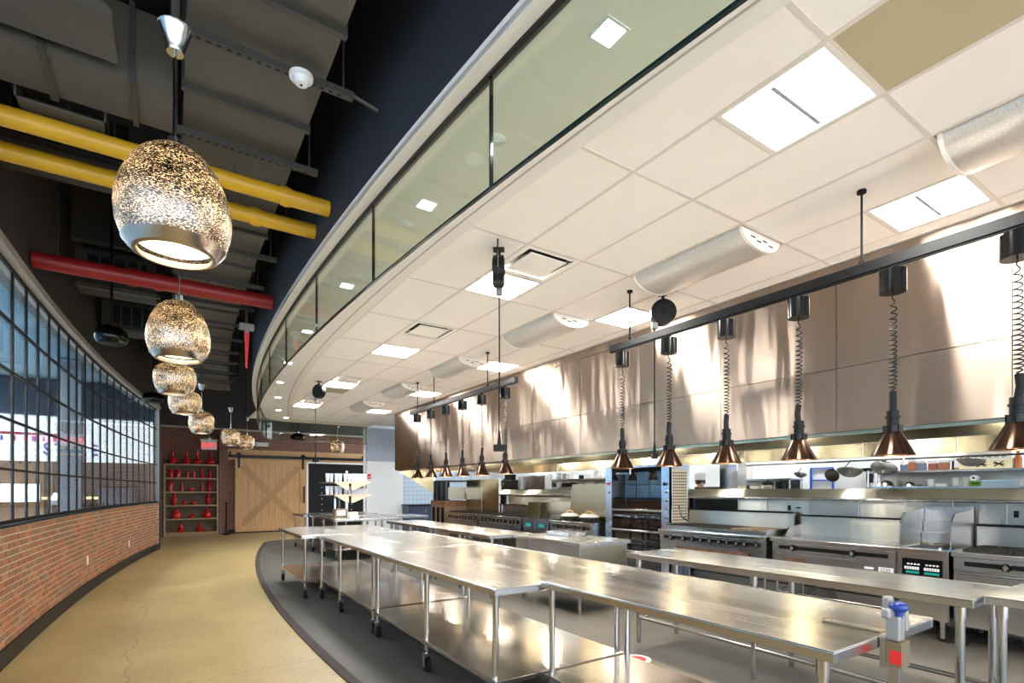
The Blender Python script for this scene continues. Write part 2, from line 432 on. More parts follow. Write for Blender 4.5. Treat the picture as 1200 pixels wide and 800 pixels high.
P('hall_floor', (.50, .60, .68), .4)
MB().prism([(WX(y) - .26, y) for y in frange(-3.5, 16.4, 30)] + [(-.5, 17), (-.5, 21.9), (-8.9, 21.9), (-8.9, -3.5)], 'z', 0, .006).build('hall_floor', 'hall_floor', fl, label='pale hall floor slab added to bounce light')  # pale slab added to bounce bluish light onto the hall ceiling
# ------------------------------------------------------------------ curved brick wall with the window above
ys = frange(-3.5, 16.4, 60)
wl = struct(MB().band([(WX(y) - .012, y) for y in ys], [(WX(y) - .25, y) for y in ys], 0, 1.215).build('wall_left', 'mortar'))
bh, bl, gap = .0530, .194, .0135
ncol = int((16.36 - 3.6) / (bl + gap)); nrow = 16
bricks = []
for r_ in range(nrow):
    for c_ in range(ncol):
        y = 3.6 + c_ * (bl + gap) + (bl + gap) / 2 * (r_ % 2)
        if y + bl > 16.4: continue
        bricks.append((y, .17 + r_ * (bh + gap) * .977))
bricks.sort()
front = [q for q in bricks if 5.55 < q[0]][:300]
fset = set(front)
vm = []
for k in range(3):
    w_ = .004 * k
    vm.append(MB().box(-.014 - .002 * k, -.006 + .0012 * k, 0, bl - w_, 0, bh - .001 * k).mesh('brick', 'brick'))
mb = MB()
def btheta(y): return math.atan2((2 * (y - 5) / 130), 1)
for (y, z) in bricks:
    if (y, z) in fset:
        link_mesh('brick', vm[R.randrange(3)], wl, (WX(y), y, z), -btheta(y + .1))
    else:
        th = -btheta(y + .1); mat = Matrix.Rotation(th, 3, 'Z'); p = R.choice((0, .0015, .003))
        mb.obox(Vector((WX(y), y, z)) + mat @ Vector((-.0135 + p / 2, bl / 2, bh / 2)), (.018 + p, bl, bh), mat)
stuff(mb.build('bricks', 'brick', wl))
# rowlock course under the sill
mb = MB(); y = 3.6
struct(MB().band([(WX(y) + .012, y) for y in ys], [(WX(y) - .02, y) for y in ys], .006, .165).build('baseboard_left', 'baseboard'))
box(-.25, .004, 0, .02, 0, 1.215).build('end_cap', 'baseboard', wl, (WX(16.4), 16.4, 0))
# upper dark wall
struct(MB().band([(WX(y) - .02, y) for y in ys], [(WX(y) - .25, y) for y in ys], 3.72, 5.3).build('wall_left_upper', 'upper_wall'))
struct(MB().band([(WX(y) + .03, y) for y in ys], [(WX(y) - .25, y) for y in ys], 3.64, 3.72).build('trim_1', 'grey_trim'))
# window
win = struct(thing('window_1', '', ''))
for k_ in ('label', 'category'): del win[k_]
zr = [1.215, 1.735, 2.20, 2.655, 3.12, 3.64]
my = [4.37, 4.87, 5.36, 5.85, 6.30] + [6.75, 7.24, 7.70, 8.19, 8.66, 9.18, 9.64, 10.16, 10.66, 11.20, 11.72, 12.26, 12.82, 13.38, 13.94, 14.50, 15.05, 15.60, 16.12]
yw = frange(4.0, 16.38, 40)
for i, z in enumerate(zr):
    h2 = .034 if i in (0, 5) else .010
    z0, z1 = (z, z + .05) if i == 0 else ((z - .03, z) if i == 5 else (z - h2, z + h2))
    MB().band([(WX(y) - .045, y) for y in yw], [(WX(y) - .072, y) for y in yw], z0, z1).build('rail', 'mullion', win)
MB().band([(WX(y) + .02, y) for y in yw], [(WX(y) - .24, y) for y in yw], 1.215, 1.235).build('sill', 'mullion', win)
edges_y = [4.0] + my + [16.38]
for y in my:
    box(-.070, -.047, -.009, .009, 1.235, 3.63).build('mullion', 'mullion', win, (WX(y), y, 0), rot=(0, 0, -btheta(y)))
for a, b_ in zip(edges_y[:-1], edges_y[1:]):
    for z0, z1 in zip(zr[:-1], zr[1:]):
        ya, yb = a + .008, b_ - .008
        MB().band([(WX(ya) - .057, ya), (WX(yb) - .057, yb)], [(WX(ya) - .063, ya), (WX(yb) - .063, yb)], z0 + .008, z1 - .008).build('pane', 'pane_glass', win)
for i, (y, z) in enumerate(((9.94, .50), (13.2, .45))):
    t = thing('outlet', ('nearer' if i == 0 else 'farther') + ' white power outlet on the curved brick wall', 'outlet', (WX(y), y, z), -btheta(y), 'outlets on the brick wall')
    box(.0055, .015, -.04, .04, -.065, .065).build('cover_plate', 'white_plastic', t, bevel=.003)
    for dz in (-.025, .025): box(.015, .017, -.018, .018, dz - .016, dz + .016).build('socket', 'white_label', t)

# ------------------------------------------------------------------ shop across the hall, seen through the window
struct(box(-9, .0, 22.0, 22.2, 0, 5.3).build('wall_shop', 'shop_brown'))
struct(MB().prism([(-9, -1), (-1.5, -1), (-1.5, 12), (-.45, 16.5), (-.45, 22), (-9, 22)], 'z', 5.0, 5.1).build('ceiling_hall', 'shop_ceiling'))
struct(box(-9.1, -9, -1, 22.2, 0, 5.1).build('wall_hall', 'shop_ceiling'))
t = thing('shop_bulkhead', 'dark blue bulkhead above the lit shop sign, behind the window', 'bulkhead', (-4.6, 21.6, 3.85))
box(-4.3, 4.2, -.2, .38, .02, 1.1).build('fascia', 'shop_blue', t)
sg = thing('shop_sign', 'white backlit shop sign with blue letters, beyond the curved window', 'sign', (-4.4, 21.6, 2.45))
box(-4.3, 4.0, 0, .3, 0, 1.4).build('light_box', 'shop_sign', sg)
box(.15, 1.62, -.012, .0, .79, .87).build('red_band', 'sign_red', sg)
text('lettering', 'S T Y L E', .52, 'sign_blue', sg, (1.80, -.03, .36), (PI / 2, 0, 0), .015, label='blue lettering', sx=.68, bold=.014)
for k, (x, w_) in enumerate(((-.28, .05), (-.02, .07), (.16, .05), (.40, .10), (.68, .06), (.86, .12), (1.12, .05), (1.36, .09))): box(x, x + w_, -.02, -.01, .60, .76).build('letter_stroke', 'sign_blue' if k != 3 else 'sign_red', sg)
t = thing('shop_column', 'grey square column behind the curved window', 'column', (-2.18, 18.0, 0))
box(-.24, .24, -.24, .24, 0, 5.0).build('shaft', 'column_grey', t)
box(-.27, .27, -.27, .27, 0, .15).build('plinth', 'black', t)
t = thing('shop_counter', 'dark shop counter with glowing yellow shelf, beyond the window', 'counter', (-4.4, 20.6, 0))
box(-3, 3.6, -.35, .35, 0, 1.05).build('body', 'shop_brown', t)
box(-3, 3.6, -.38, .38, 1.05, 1.1).build('worktop', 'black', t)
t = thing('glowing_shelf', 'yellow lit strip shelf behind the shop counter', 'shelf', (-4.4, 20.6, 1.25)); box(-2.6, 3.4, .9, 1.2, 0, .07).build('light_strip', 'counter_glow', t); box(-2.6, 3.4, 1.2, 1.4, -.05, .12).build('back_rail', 'shop_brown', t)
t = thing('menu_monitor', 'bright monitor standing on the shop counter behind the window', 'monitor', (-3.6, 20.5, 1.1))
box(-.42, .42, -.03, .03, .10, .62).build('screen', 'screen', t); box(-.45, .45, -.02, .05, .06, .66).build('bezel', 'black', t); box(-.1, .1, -.08, .08, 0, .07).build('stand', 'black', t)
t = thing('cash_register', 'white cash register on the shop counter right of the monitor', 'register', (-2.75, 20.5, 1.1))
box(-.22, .22, -.2, .2, 0, .14).build('body', 'white_plastic', t); MB().prism([(-.15, .14), (.15, .14), (.15, .36)], 'x', -.15, .15).build('screen', 'screen', t)
t = thing('grey_booth', 'dark grey booth block in the hall near the window end', 'booth', (-1.25, 19.3, 0))
box(-.45, .42, -.3, .3, 0, 1.62).build('body', 'column_grey', t, bevel=.02); box(-.47, .44, -.32, .32, 1.62, 1.66).build('cap', 'black', t)
for i, (x, y) in enumerate(((-3.4, 11.5), (-3.9, 16.0), (-6.4, 13.5), (-6.4, 19.0))):
    t = thing('hall_fill_light', '%s cold light added to the hall ceiling behind the window' % ORD[i], 'light', (x, y, 5.0), group='added hall lights')
    box(-.3, .3, -.6, .6, -.03, 0).build('diffuser', 'hall_fill_glow', t); box(-.33, .33, -.63, .63, -.02, 0).build('frame', 'white_plastic', t)  # light panels added to brighten the hall beyond the window

# ------------------------------------------------------------------ kitchen ceiling grid
ce = struct(MB().prism(off(kpath, .15) + [(11.9, 17.25), (11.9, -4)], 'z', 3.715, 3.76).build('ceiling', 'gypsum'))
X0, Y0, T_ = 2.582, 1.231, .61
tiles = {}
def tile_mesh(nj, w_=T_, m_='ceiling_tile'):
    key = (nj, w_, m_)
    if key not in tiles: tiles[key] = MB().box(.011, w_ - .011, .011, nj * T_ - .011, 0, .02).mesh('ceiling_tile', m_)
    return tiles[key]
J0, J1 = -8, 26
occ = {i: {} for i in range(-1, 5)}
for j in (0, 5, 10, 15, 20): occ[0][j] = 'light'; occ[3][j] = 'light'
for j in (4, 8, 14, 19): occ[0][j] = 'vent'
for j in (-2, 2, 6, 10, 14, 18): occ[2][j] = 'diff'; occ[2][j + 1] = 'x'
occ[0][-2] = 'tan'; occ[0][-1] = 'x'; occ[0][16] = 'tan1'
def tilelabel(o, s): o['label'] = s
barlines = set()
nlight = nvent = ndiff = 0
for i in range(-1, 5):
    j = J0; w_ = T_ if i < 4 else 5.20 - (X0 + 4 * T_)
    while j < J1:
        k = occ[i].get(j); p = (X0 + i * T_, Y0 + j * T_, CEIL)
        barlines.add((i, j))
        if k == 'light':
            j += 1
        elif k == 'vent': j += 1
        elif k == 'diff': j += 2
        elif k == 'tan':
            o = link_mesh('ceiling_tile', tile_mesh(2, m_='mislit_tile'), ce, p); o['label'] = 'mis-lit ceiling tile, its dull light painted tan'; j += 2
        elif k == 'tan1':
            o = link_mesh('ceiling_tile', tile_mesh(1, m_='mislit_tile'), ce, p); o['label'] = 'mis-lit ceiling tile, its dull light painted tan'; j += 1
        else:
            n = 2 if (j + 1 < J1 and (j + 1) not in occ[i] and (j % 2 == 0)) else 1
            link_mesh('ceiling_tile', tile_mesh(n, w_), ce, p); j += n
mb = MB()
for i in range(-1, 6):
    x = X0 + i * T_ if i < 5 else 5.20
    mb.box(x - .012, x + .012, Y0 + J0 * T_, Y0 + J1 * T_, CEIL - .004, CEIL + .03)
for (i, j) in barlines:
    x = X0 + i * T_
    mb.box(x, min(x + T_, 5.2), Y0 + j * T_ - .012, Y0 + j * T_ + .012, CEIL - .003, CEIL + .03)
mb.build('grid', 'tile_bar', ce, label='beige suspended ceiling grid')
# curved plaster soffit and its shadow gap
MB().band(off(kpath, -.09), off(kpath, .66), CEIL - .012, CEIL + .05).build('soffit', 'gypsum', ce, label='curved plaster soffit border')
MB().band(off(kpath, .655), off(kpath, .672), CEIL - .0125, CEIL + .05).build('shadow_gap', 'grey_trim', ce)
MB().band(off(kpath, .675), off(kpath, .78), CEIL - .008, CEIL + .05).build('border', 'gypsum', ce)
struct(MB().band(off(kpath, -.09), off(kpath, -.055), CEIL - .02, CEIL + .02).build('trim_2', 'soffit_edge'))
# bulkhead above the soffit
struct(MB().band(off(kpath, -.085), off(kpath, .3), CEIL + .02, 5.3).build('wall_bulkhead', 'navy'))
# glass baffle
gp = [(KX(y), y) for y in (-.65, .83, 2.258, 3.757, 5.265, 6.79, 8.30, 9.80, 11.29, 12.76, 14.22, 15.65)]
bf = thing('glass_baffle', 'curved frameless green glass smoke baffle hanging from the plaster soffit', 'glass baffle', (KX(6.3), 6.3, CEIL - .013))
rel = lambda p: (p[0] - KX(6.3), p[1] - 6.3)
for a, b_ in zip(gp[:-1], gp[1:]):
    yy = frange(a[1] + .006, b_[1] - .006, 5); A = [(KX(y), y) for y in yy]
    MB().band([rel(p) for p in A], [(rel(p)[0] + .012, rel(p)[1]) for p in A], -.57, 0).build('pane', 'smoke_glass', bf)
endp = [(KX(y), y) for y in frange(15.66, 16.6, 4)] + kpath[42:46]
MB().band([rel(p) for p in endp], [rel(p) for p in off(endp, .012)], -.57, 0).build('pane', 'smoke_glass', bf)
for a, b_ in ((kpath[46][0], 4.55), (4.57, 5.55)):
    box(a - KX(6.3), b_ - KX(6.3), 17.30 - 6.3, 17.312 - 6.3, -.57, 0).build('pane', 'smoke_glass', bf)
kp = [p for p in kpath if p[1] > -.7]
MB().band([rel(p) for p in off(kp, -.012)], [rel(p) for p in off(kp, .028)], -.016, 0).build('top_channel', 'black_metal', bf)
yy = [p for p in gp]
for p in gp[1:]:
    box(-.003, .016, -.005, .005, -.57, 0).build('joint', 'black_gloss', bf, (*rel(p), 0))
P('glass_edge', (.003, .018, .018), .15)
MB().band([rel(p) for p in off(kp, -.002)], [rel(p) for p in off(kp, .016)], -.582, -.57).build('bottom_edge', 'glass_edge', bf, label='dark teal polished glass edge')
# ------------------------------------------------------------------ lights, vents, diffusers in the ceiling
def trofferlamp(x, y, lab):
    t = thing('ceiling_light', lab, 'ceiling light', (x, y, CEIL), group='square ceiling lights')
    box(-.275, .275, -.275, .275, .004, .012).build('diffuser', 'panel_light', t)
    mb = MB()
    for a in (-1, 1):
        mb.box(a * .305 - .0, a * .274, -.30, .30, -.004, .03); mb.box(-.274, .274, min(a * .305, a * .274), max(a * .305, a * .274), -.004, .03)
    mb.build('frame', 'soffit_edge', t)
    box(-.245, .245, -.012, .012, -.006, .004).build('lamp_bar', 'column_grey', t)
n = 0
for row, i in (('glass side', 0), ('hood side', 3)):
    for q, j in enumerate((0, 5, 10, 15, 20)):
        trofferlamp(X0 + (i + .5) * T_, Y0 + (j + .5) * T_, 'square white ceiling light, %s from the camera in the %s row' % (ORD[q], row))
for q, j in enumerate((4, 8, 14, 19)):
    t = thing('ceiling_vent', 'square air vent with a dark slot, %s one from the camera' % ORD[q], 'vent', (X0 + .5 * T_, Y0 + (j + .5) * T_, CEIL), group='square air vents')
    mb = MB()
    for a in (-1, 1):
        mb.box(min(a * .3, a * .25), max(a * .3, a * .25), -.3, .3, -.003, .01); mb.box(-.25, .25, min(a * .3, a * .25), max(a * .3, a * .25), -.003, .01)
    mb.build('frame', 'ceiling_tile', t); box(-.25, .25, -.25, .25, .05, .055).build('throat', 'black', t); box(-.20, .20, -.20, .20, -.010, .0).build('plaque', 'ceiling_tile', t)
for q, j in enumerate((-2, 2, 6, 10, 14, 18)):
    t = thing('air_diffuser', 'half round perforated air diffuser on the ceiling, %s from the camera' % ORD[q], 'diffuser', (X0 + 2.5 * T_, Y0 + (j + 1) * T_, CEIL), group='half round air diffusers')
    pr = [(.275 * math.cos(PI + PI * k / 12), .005 + .13 * math.sin(PI + PI * k / 12)) for k in range(13)]
    MB().prism(pr, 'y', -.56, .56).build('shell', 'mesh_perforated', t, smooth=40)
    for e in (-1, 1):
        pr2 = [(x * 1.015, z * 1.03) for x, z in pr]
        MB().prism(pr2, 'y', min(e * .56, e * .585), max(e * .56, e * .585)).build('end_cap', 'ceiling_tile', t)
        for a in range(4): box(-.15 + a * .085, -.09 + a * .085, min(e * .585, e * .5865), max(e * .585, e * .5865), -.05 - .02 * (a % 2), -.04 - .02 * (a % 2)).build('slot', 'hole', t)
dl = [(1.69, 1.76), (1.588, 3.56), (1.528, 5.42), (1.53, 7.27), (1.64, 9.24), (1.81, 11.0), (2.075, 12.84), (2.407, 14.85), (2.85, 16.3)]
for q, (x, y) in enumerate(dl):
    t = thing('downlight', 'small square downlight in the plaster soffit, %s from the camera' % ORD[q], 'downlight', (x, y, CEIL - .012), group='soffit downlights')
    box(-.055, .055, -.055, .055, -.003, 0).build('lens', 'down_light', t)
    mb = MB()
    for a in (-1, 1): mb.box(min(a * .07, a * .055), max(a * .07, a * .055), -.07, .07, -.005, 0); mb.box(-.055, .055, min(a * .07, a * .055), max(a * .07, a * .055), -.005, 0)
    mb.build('trim_ring', 'white_plastic', t)
for q, (x, y) in enumerate(((1.64, 2.67), (1.57, 3.9), (1.53, 5.1), (1.5, 6.35), (1.6, 8.3), (1.75, 10.2), (1.98, 12.0))):
    t = thing('sprinkler_cover', 'white disc cover on the plaster soffit, %s from the camera' % ORD[q], 'sprinkler', (x, y, CEIL - .012), group='white soffit discs')
    MB().lathe([(.0, -.012), (.045, -.011), (.06, -.004), (.06, 0)], 20).build('disc', 'white_plastic', t, smooth=40)
    MB().lathe([(.0, -.018), (.012, -.017), (.014, -.011)], 10).build('nub', 'white_plastic', t)

# ------------------------------------------------------------------ exhaust hood with steel cladding panels
hd = thing('exhaust_hood', 'long stainless steel exhaust hood above the cooking line', 'hood', (5.22, 6.5, 2.09))
HY0, HY1 = -2.5, 13.8
seams = [-2.5, -1.26, -.03, 1.19, 2.41, 3.63, 4.84, 6.05, 7.28, 8.50, 9.72, 10.92, 12.14, 13.35, 13.8]
for a, b_ in zip(seams[:-1], seams[1:]):
    box(0, .03, a - 6.5 + .003, b_ - 6.5 - .003, 0, .587).build('lower_panel', 'steel_hood', hd)
    box(0, .03, a - 6.5 + .003, b_ - 6.5 - .003, .593, 1.44).build('upper_panel', 'steel_hood', hd)
box(-.002, .03, HY0 - 6.5, HY1 - 6.5, 1.446, 1.556).build('top_trim', 'steel_hood', hd)
box(.03, .05, HY0 - 6.5, HY1 - 6.5, 0, 1.56).build('backing', 'black', hd)
box(.0, 4.1, HY1 - 6.5, HY1 - 6.5 + .03, 0, 1.56).build('end_panel', 'steel_hood', hd)
box(.05, .09, HY0 - 6.5, HY1 - 6.5, -.03, .03).build('front_lip', 'steel_gold', hd)
box(.05, 1.15, HY0 - 6.5, HY1 - 6.5, .30, .33).build('canopy_ceiling', 'steel_gold', hd)
box(1.15, 1.18, HY0 - 6.5, HY1 - 6.5, -.03, .33).build('inner_skirt', 'steel_gold', hd)
box(1.25, 1.28, HY0 - 6.5, HY1 - 6.5, -.02, .33).build('rear_front_skirt', 'steel', hd)
box(1.28, 3.9, HY0 - 6.5, HY1 - 6.5, .34, .37).build('rear_canopy_ceiling', 'steel_gold', hd)
box(3.9, 3.94, HY0 - 6.5, HY1 - 6.5, -.03, .37).build('rear_skirt', 'steel_gold', hd)
MB().prism([(.05, 0), (1.15, 0), (1.15, -.62), (1.05, -.60)], 'y', HY1 - 6.5 - .02, HY1 - 6.5).build('end_skirt', 'steel_gold', hd)
for q, y in enumerate((-.4, 1.6, 3.6, 5.6, 7.6, 9.6, 11.6, 13.0)):
    for x in (.62, 2.2):
        hb = MB().lathe([(.0, -.09), (.05, -.075), (.065, -.03), (.065, 0)], 14).build('hood_lamp', 'hood_bulb', hd, (x, y - 6.5, .30 if x < 1 else .34), smooth=50)
for q, y in enumerate((.9, 2.35, 4.3, 6.3, 8.3, 10.3, 12.3)):
    MB().cyl((1.33, y - 6.5, -.28), (1.33, y - 6.5, .33), .010, 8).build('hanger_rod', 'white_plastic', hd)
# ------------------------------------------------------------------ structure behind: rear room
struct(box(10.4, 10.5, -4, 17.4, 0, 3.7).build('wall_back_kitchen', 'white_paint'))
wf = struct(box(5.56, 12, 17.35, 17.5, 0, 3.71).build('wall_far', 'white_paint'))
box(5.56, 6.95, 17.33, 17.35, 2.52, 3.64).build('wall_shade_band', 'wall_shade_blue', wf)  # soffit shade on the white wall, painted as a pale blue-grey band
box(6.85, 9.6, 17.335, 17.35, 0, 2.6).build('tile_field', 'wall_tile', wf)
t = thing('base_cabinet', 'navy base cabinet with dark worktop by the tiled far wall', 'cabinet', (7.4, 17.0, 0))
box(-.6, 1.4, -.3, .3, .09, 1.0).build('body', 'cabinet_navy', t); box(-.62, 1.42, -.33, .33, 1.0, 1.04).build('worktop', 'black', t)
for k in range(3):
    d = box(-.58 + k * .66, .05 + k * .66, -.32, -.30, .13, .97).build('door', 'cabinet_navy', t); box(.0 + k * .66, .015 + k * .66, -.345, -.32, .75, .92).build('handle', 'chrome', d)
box(-.55, 1.35, -.26, .26, 0, .09).build('plinth', 'black', t)
t = thing('notice_frame', 'pale blue notice frame on the tiled far wall', 'frame', (7.85, 17.33, 1.72))
box(-.22, .22, -.02, 0, 0, .3).build('border', 'cabinet_navy', t); box(-.2, .2, -.025, -.02, .02, .28).build('sheet', 'screen', t)
for i, (x, y) in enumerate(((9.75, .8), (9.75, 3.4), (9.75, 6.0), (9.75, 8.6), (9.75, 11.2), (9.9, 13.9), (7.8, 15.6))):
    t = thing('rear_fill_light', '%s hidden cold light added over the rear shelves behind the hood' % ORD[i], 'light', (x, y, 3.0), group='added rear kitchen lights')
    box(-.1, .1, -.6, .6, -.03, 0).build('diffuser', 'rear_fill_glow', t); box(-.12, .12, -.62, .62, 0, .05).build('housing', 'white_plastic', t); MB().cyl((0, 0, .05), (0, 0, .70), .01, 6).build('stem', 'white_plastic', t)  # unseen tube fixtures added to brighten the rear kitchen

# ------------------------------------------------------------------ utility chase behind the range line
ch = thing('utility_chase', 'long stainless steel splashback wall with sloped cap behind ranges', 'splashback', (7.3, 6.5, 0))
box(.0, .30, -7.5, 6.7, 0, 1.44).build('core', 'steel_dull', ch)
MB().prism([(-.06, 1.42), (.42, 1.42), (.42, 1.56), (.24, 1.56)], 'y', -7.5, 6.7).build('cap', 'steel_bright', ch, label='sloped steel cap')
MB().cyl((-.06, -7.5, 1.425), (-.06, 6.7, 1.425), .018, 10).build('cap_edge', 'steel', ch, smooth=40)
py = [-1.0, -.1, .5, 1.1, 1.7, 2.15, 2.6, 3.1, 3.7, 4.3, 4.9, 5.5, 7.1, 8.3, 9.5, 10.7, 11.9, 13.1]
for a, b_ in zip(py[:-1], py[1:]):
    box(-.012, 0, a - 6.5 + .004, b_ - 6.5 - .004, .93, 1.405).build('panel', 'steel_bright', ch)
box(-.02, -.012, 5.28 - 6.5 - .5, 5.72 - 6.5 - .15, 1.18, 1.40).build('dark_recess', 'black', ch)
for y in (1.63, 3.98, .25):
    box(-.02, -.012, y - 6.5 - .02, y - 6.5 + .02, 1.26, 1.33).build('switch_plate', 'black', ch)
    box(-.02, -.012, y - 6.5 - .16, y - 6.5 - .10, 1.29, 1.31).build('socket', 'black', ch)

# ------------------------------------------------------------------ cooking line
FX = 6.5
def knob(parent, x, y, z, r=.034):
    k_ = MB().cyl((x, y, z), (x - .028, y, z), r * 1.15, 14).build('knob', 'black_gloss', parent, smooth=40)
    MB().cyl((x - .028, y, z), (x - .036, y, z), r * .62, 12).box(x - .044, x - .036, y - .006, y + .006, z - r * .9, z + r * .9).build('knob_cap', 'chrome', k_, smooth=40)
def caster(parent, x, y, hgt=.14, r=.055, nm='caster'):
    c_ = MB().cyl((x - .016, y, r), (x + .016, y, r), r, 16).cyl((x - .024, y, r), (x + .024, y, r), r * .35, 10).build(nm, 'rubber', parent, smooth=40)
    MB().box(x - .027, x - .021, y - .016, y + .022, r * .7, hgt - .015).box(x + .021, x + .027, y - .016, y + .022, r * .7, hgt - .015).box(x - .032, x + .032, y - .028, y + .028, hgt - .018, hgt).build('fork', 'steel_leg', c_)
    return c_
def appliance(name, label, cat, y0, y1, knobs, slot=True, depth=.75, fx=FX, zlip=.935, open_base=True):
    t = thing(name, label, cat, (fx, y0, 0)); L = y1 - y0
    box(.03, depth, .012, L - .012, .55, zlip - .03).build('body', 'steel_dull', t)
    box(-.015, depth, 0, L, zlip - .05, zlip).build('front_lip', 'steel', t, bevel=.006)
    pn = box(.012, .03, .015, L - .015, .755, zlip - .06).build('control_panel', 'steel', t)
    if slot: box(.006, .012, .08, L - .10, .80, .845).build('slot', 'black', t)
    for k in knobs: knob(t, .010, k * L, .82)
    if open_base:
        box(.03, .06, .0, L, .52, .55).build('base_rail', 'steel_leg', t)
        box(.10, depth, .02, L - .02, .50, .55).build('drip_tray', 'black', t)
        for yy in (.05, L - .05):
            for xx in (.06, depth - .06):
                MB().cyl((xx, yy, .13), (xx, yy, .55), .019, 10).build('leg', 'steel_leg', t, smooth=40)
                caster(t, xx, yy, .14)
        for xx in (.06, depth - .06): MB().cyl((xx, .05, .25), (xx, L - .05, .25), .012, 8).build('stretcher', 'steel_leg', t)
    return t, L
# charbroiler
bt, L = appliance('charbroiler', 'wide charbroiler with ten knobs and blackened grates', 'grill', 3.83, 5.60, [.07, .165, .235, .315, .385, .47, .555, .64, .73, .86], fx=6.45)
box(.06, .10, .03, L - .10, .935, 1.0).build('guard_rail', 'steel', bt)
box(.10, .72, L - .06, L - .03, .935, 1.02).build('side_guard', 'steel_dull', bt); box(.10, .72, .03, .06, .935, 1.02).build('side_guard', 'steel_dull', bt)
for k in range(6):
    a = .08 + k * (L - .18) / 6; w_ = (L - .18) / 6 - .012
    mb = MB()
    for q in range(7): mb.box(.11, .70, a + q * w_ / 7, a + q * w_ / 7 + .014, .985, 1.01)
    mb.box(.11, .125, a, a + w_, .975, .985); mb.box(.685, .70, a, a + w_, .975, .985)
    mb.build('grate', 'grate_rust' if k < 2 else 'grate', bt)
box(.72, .75, .02, L - .02, .935, 1.22).build('backsplash', 'steel_bright', bt); box(.70, .78, .02, L - .02, 1.22, 1.245).build('flue_slot', 'black', bt)
box(.0, .012, .25, L - .35, .60, .70).build('heat_opening', 'burnt', bt)
MB().tube([(.55, L - .22, 1.0), (.35, L - .16, 1.12), (.30, L - .15, 1.30)], .012, 8).build('gas_hose', 'steel_leg', bt); 
# griddle
gt, L = appliance('griddle', 'flat steel griddle with two knobs left of the fryer', 'griddle', 2.40, 3.79, [.31, .80])
box(.02, .72, .03, L - .03, .935, .94).build('plate', 'steel_top', gt)
for yy in ((.0, .02), (L - .02, L)): MB().prism([(.30, .935), (.75, .935), (.75, 1.08), (.42, 1.06)], 'y', *yy).build('side_splash', 'steel_dull', gt)
box(.70, .72, .02, L - .10, .94, 1.11).build('rear_splash', 'steel_bright', gt); box(.725, .75, .02, L, .935, 1.19).build('backsplash', 'steel_bright', gt); box(.70, .78, .02, L - .02, 1.19, 1.21).build('flue_slot', 'black', gt)
box(.012, .03, .015, L - .015, .60, .74).build('lower_panel', 'steel', gt)
box(.006, .012, L - .42, L - .17, .645, .70).build('drip_slot', 'burnt', gt)
lb = box(.004, .012, .03, .17, .635, .70).build('badge', 'white_label', gt); text('lettering', 'G2S', .055, 'black', lb, (.003, .10, .667), (PI / 2, 0, -PI / 2), .001)
box(.004, .012, .22, .31, .665, .69).build('plate_label', 'white_label', gt)
# fryer
ft = thing('deep_fryer', 'narrow deep fryer with digital control panel between griddle and range', 'fryer', (FX, 1.95, 0)); L = .44
box(.03, .75, .005, L - .005, .22, .90).build('cabinet', 'steel', ft); box(-.02, .75, -.005, L + .005, .885, .935).build('front_lip', 'steel', ft, bevel=.006)
box(.0, .03, .0, L, .60, .885).build('control_head', 'steel', ft); box(.012, .03, .01, L - .01, .22, .59).build('door', 'steel_top', ft)
cp = box(-.006, 0, .05, L - .045, .66, .83).build('control_screen', 'black_gloss', ft)
for g in (0, 1):
    for k in range(6): box(-.009, -.006, .075 + g * .17 + k * .022, .093 + g * .17 + k * .022, .715, .745).build('button', 'button', cp)
    box(-.009, -.006, .075 + g * .17, .20 + g * .16, .675, .70).build('teal_display', 'teal_screen', cp)
    for k in range(4): box(-.008, -.006, .08 + g * .16 + k * .03, .10 + g * .16 + k * .03, .765, .78).build('marking', 'button', cp)
box(-.004, 0, .17, .25, .615, .635).build('name_plate', 'white_label', ft)
for yy in ((-.005, .008), (L - .008, L + .005)):
    MB().prism([(.05, .935), (.70, .935), (.70, 1.34), (.16, 1.30), (.07, 1.22)], 'y', *yy).build('splash_shield', 'steel_dull', ft)
MB().prism([(.55, .935), (.75, .935), (.75, 1.36), (.70, 1.36), (.70, 1.20), (.66, 1.20), (.66, 1.07), (.60, 1.07), (.60, .96)], 'y', .012, L - .012).build('stepped_back', 'steel', ft)
box(.12, .52, .05, L - .05, .925, .9375).build('oil_well', 'black', ft)
MB().cyl((.10, .10, .935), (.10, .10, .955), .02, 12).build('drain_cap', 'chrome', ft)
for yy in (.06, L - .06):
    for xx in (.07, .68): caster(ft, xx, yy, .22)
# six burner range on the right
rt, L = appliance('gas_range', 'gas range with oven at the right end of the cooking line', 'range', .30, 1.93, [.56, .75, .36, .16], open_base=False)
box(.03, .75, .012, L - .012, .20, .56).build('oven_body', 'steel_dull', rt)
dr = box(.006, .03, .03, L - .03, .22, .73).build('oven_door', 'steel', rt); MB().cyl((-.03, .06, .735), (-.03, L - .06, .735), .014, 10).build('handle', 'steel_leg', dr, smooth=40)
for k in range(4):
    a = .05 + k * (L - .1) / 4; w_ = (L - .1) / 4 - .02; cxx = a + w_ / 2
    for xx in (.20, .50):
        mb = MB().box(xx - .13, xx + .13, cxx - .008, cxx + .008, .955, .972).box(xx - .008, xx + .008, a, a + w_, .955, .972)
        for sgn in (-1, 1): mb.box(xx - .13, xx + .13, cxx + sgn * w_ * .46 - .006, cxx + sgn * w_ * .46 + .006, .937, .968); mb.box(xx + sgn * .13 - .006, xx + sgn * .13 + .006, a, a + w_, .937, .968)
        mb.build('burner_grate', 'grate', rt); MB().cyl((xx, cxx, .935), (xx, cxx, .95), .045, 14).build('burner', 'black_metal', rt)
box(.70, .75, .01, L - .01, .935, 1.16).build('backsplash', 'steel_bright', rt); box(.68, .78, .01, L - .01, 1.16, 1.185).build('flue_slot', 'black', rt)
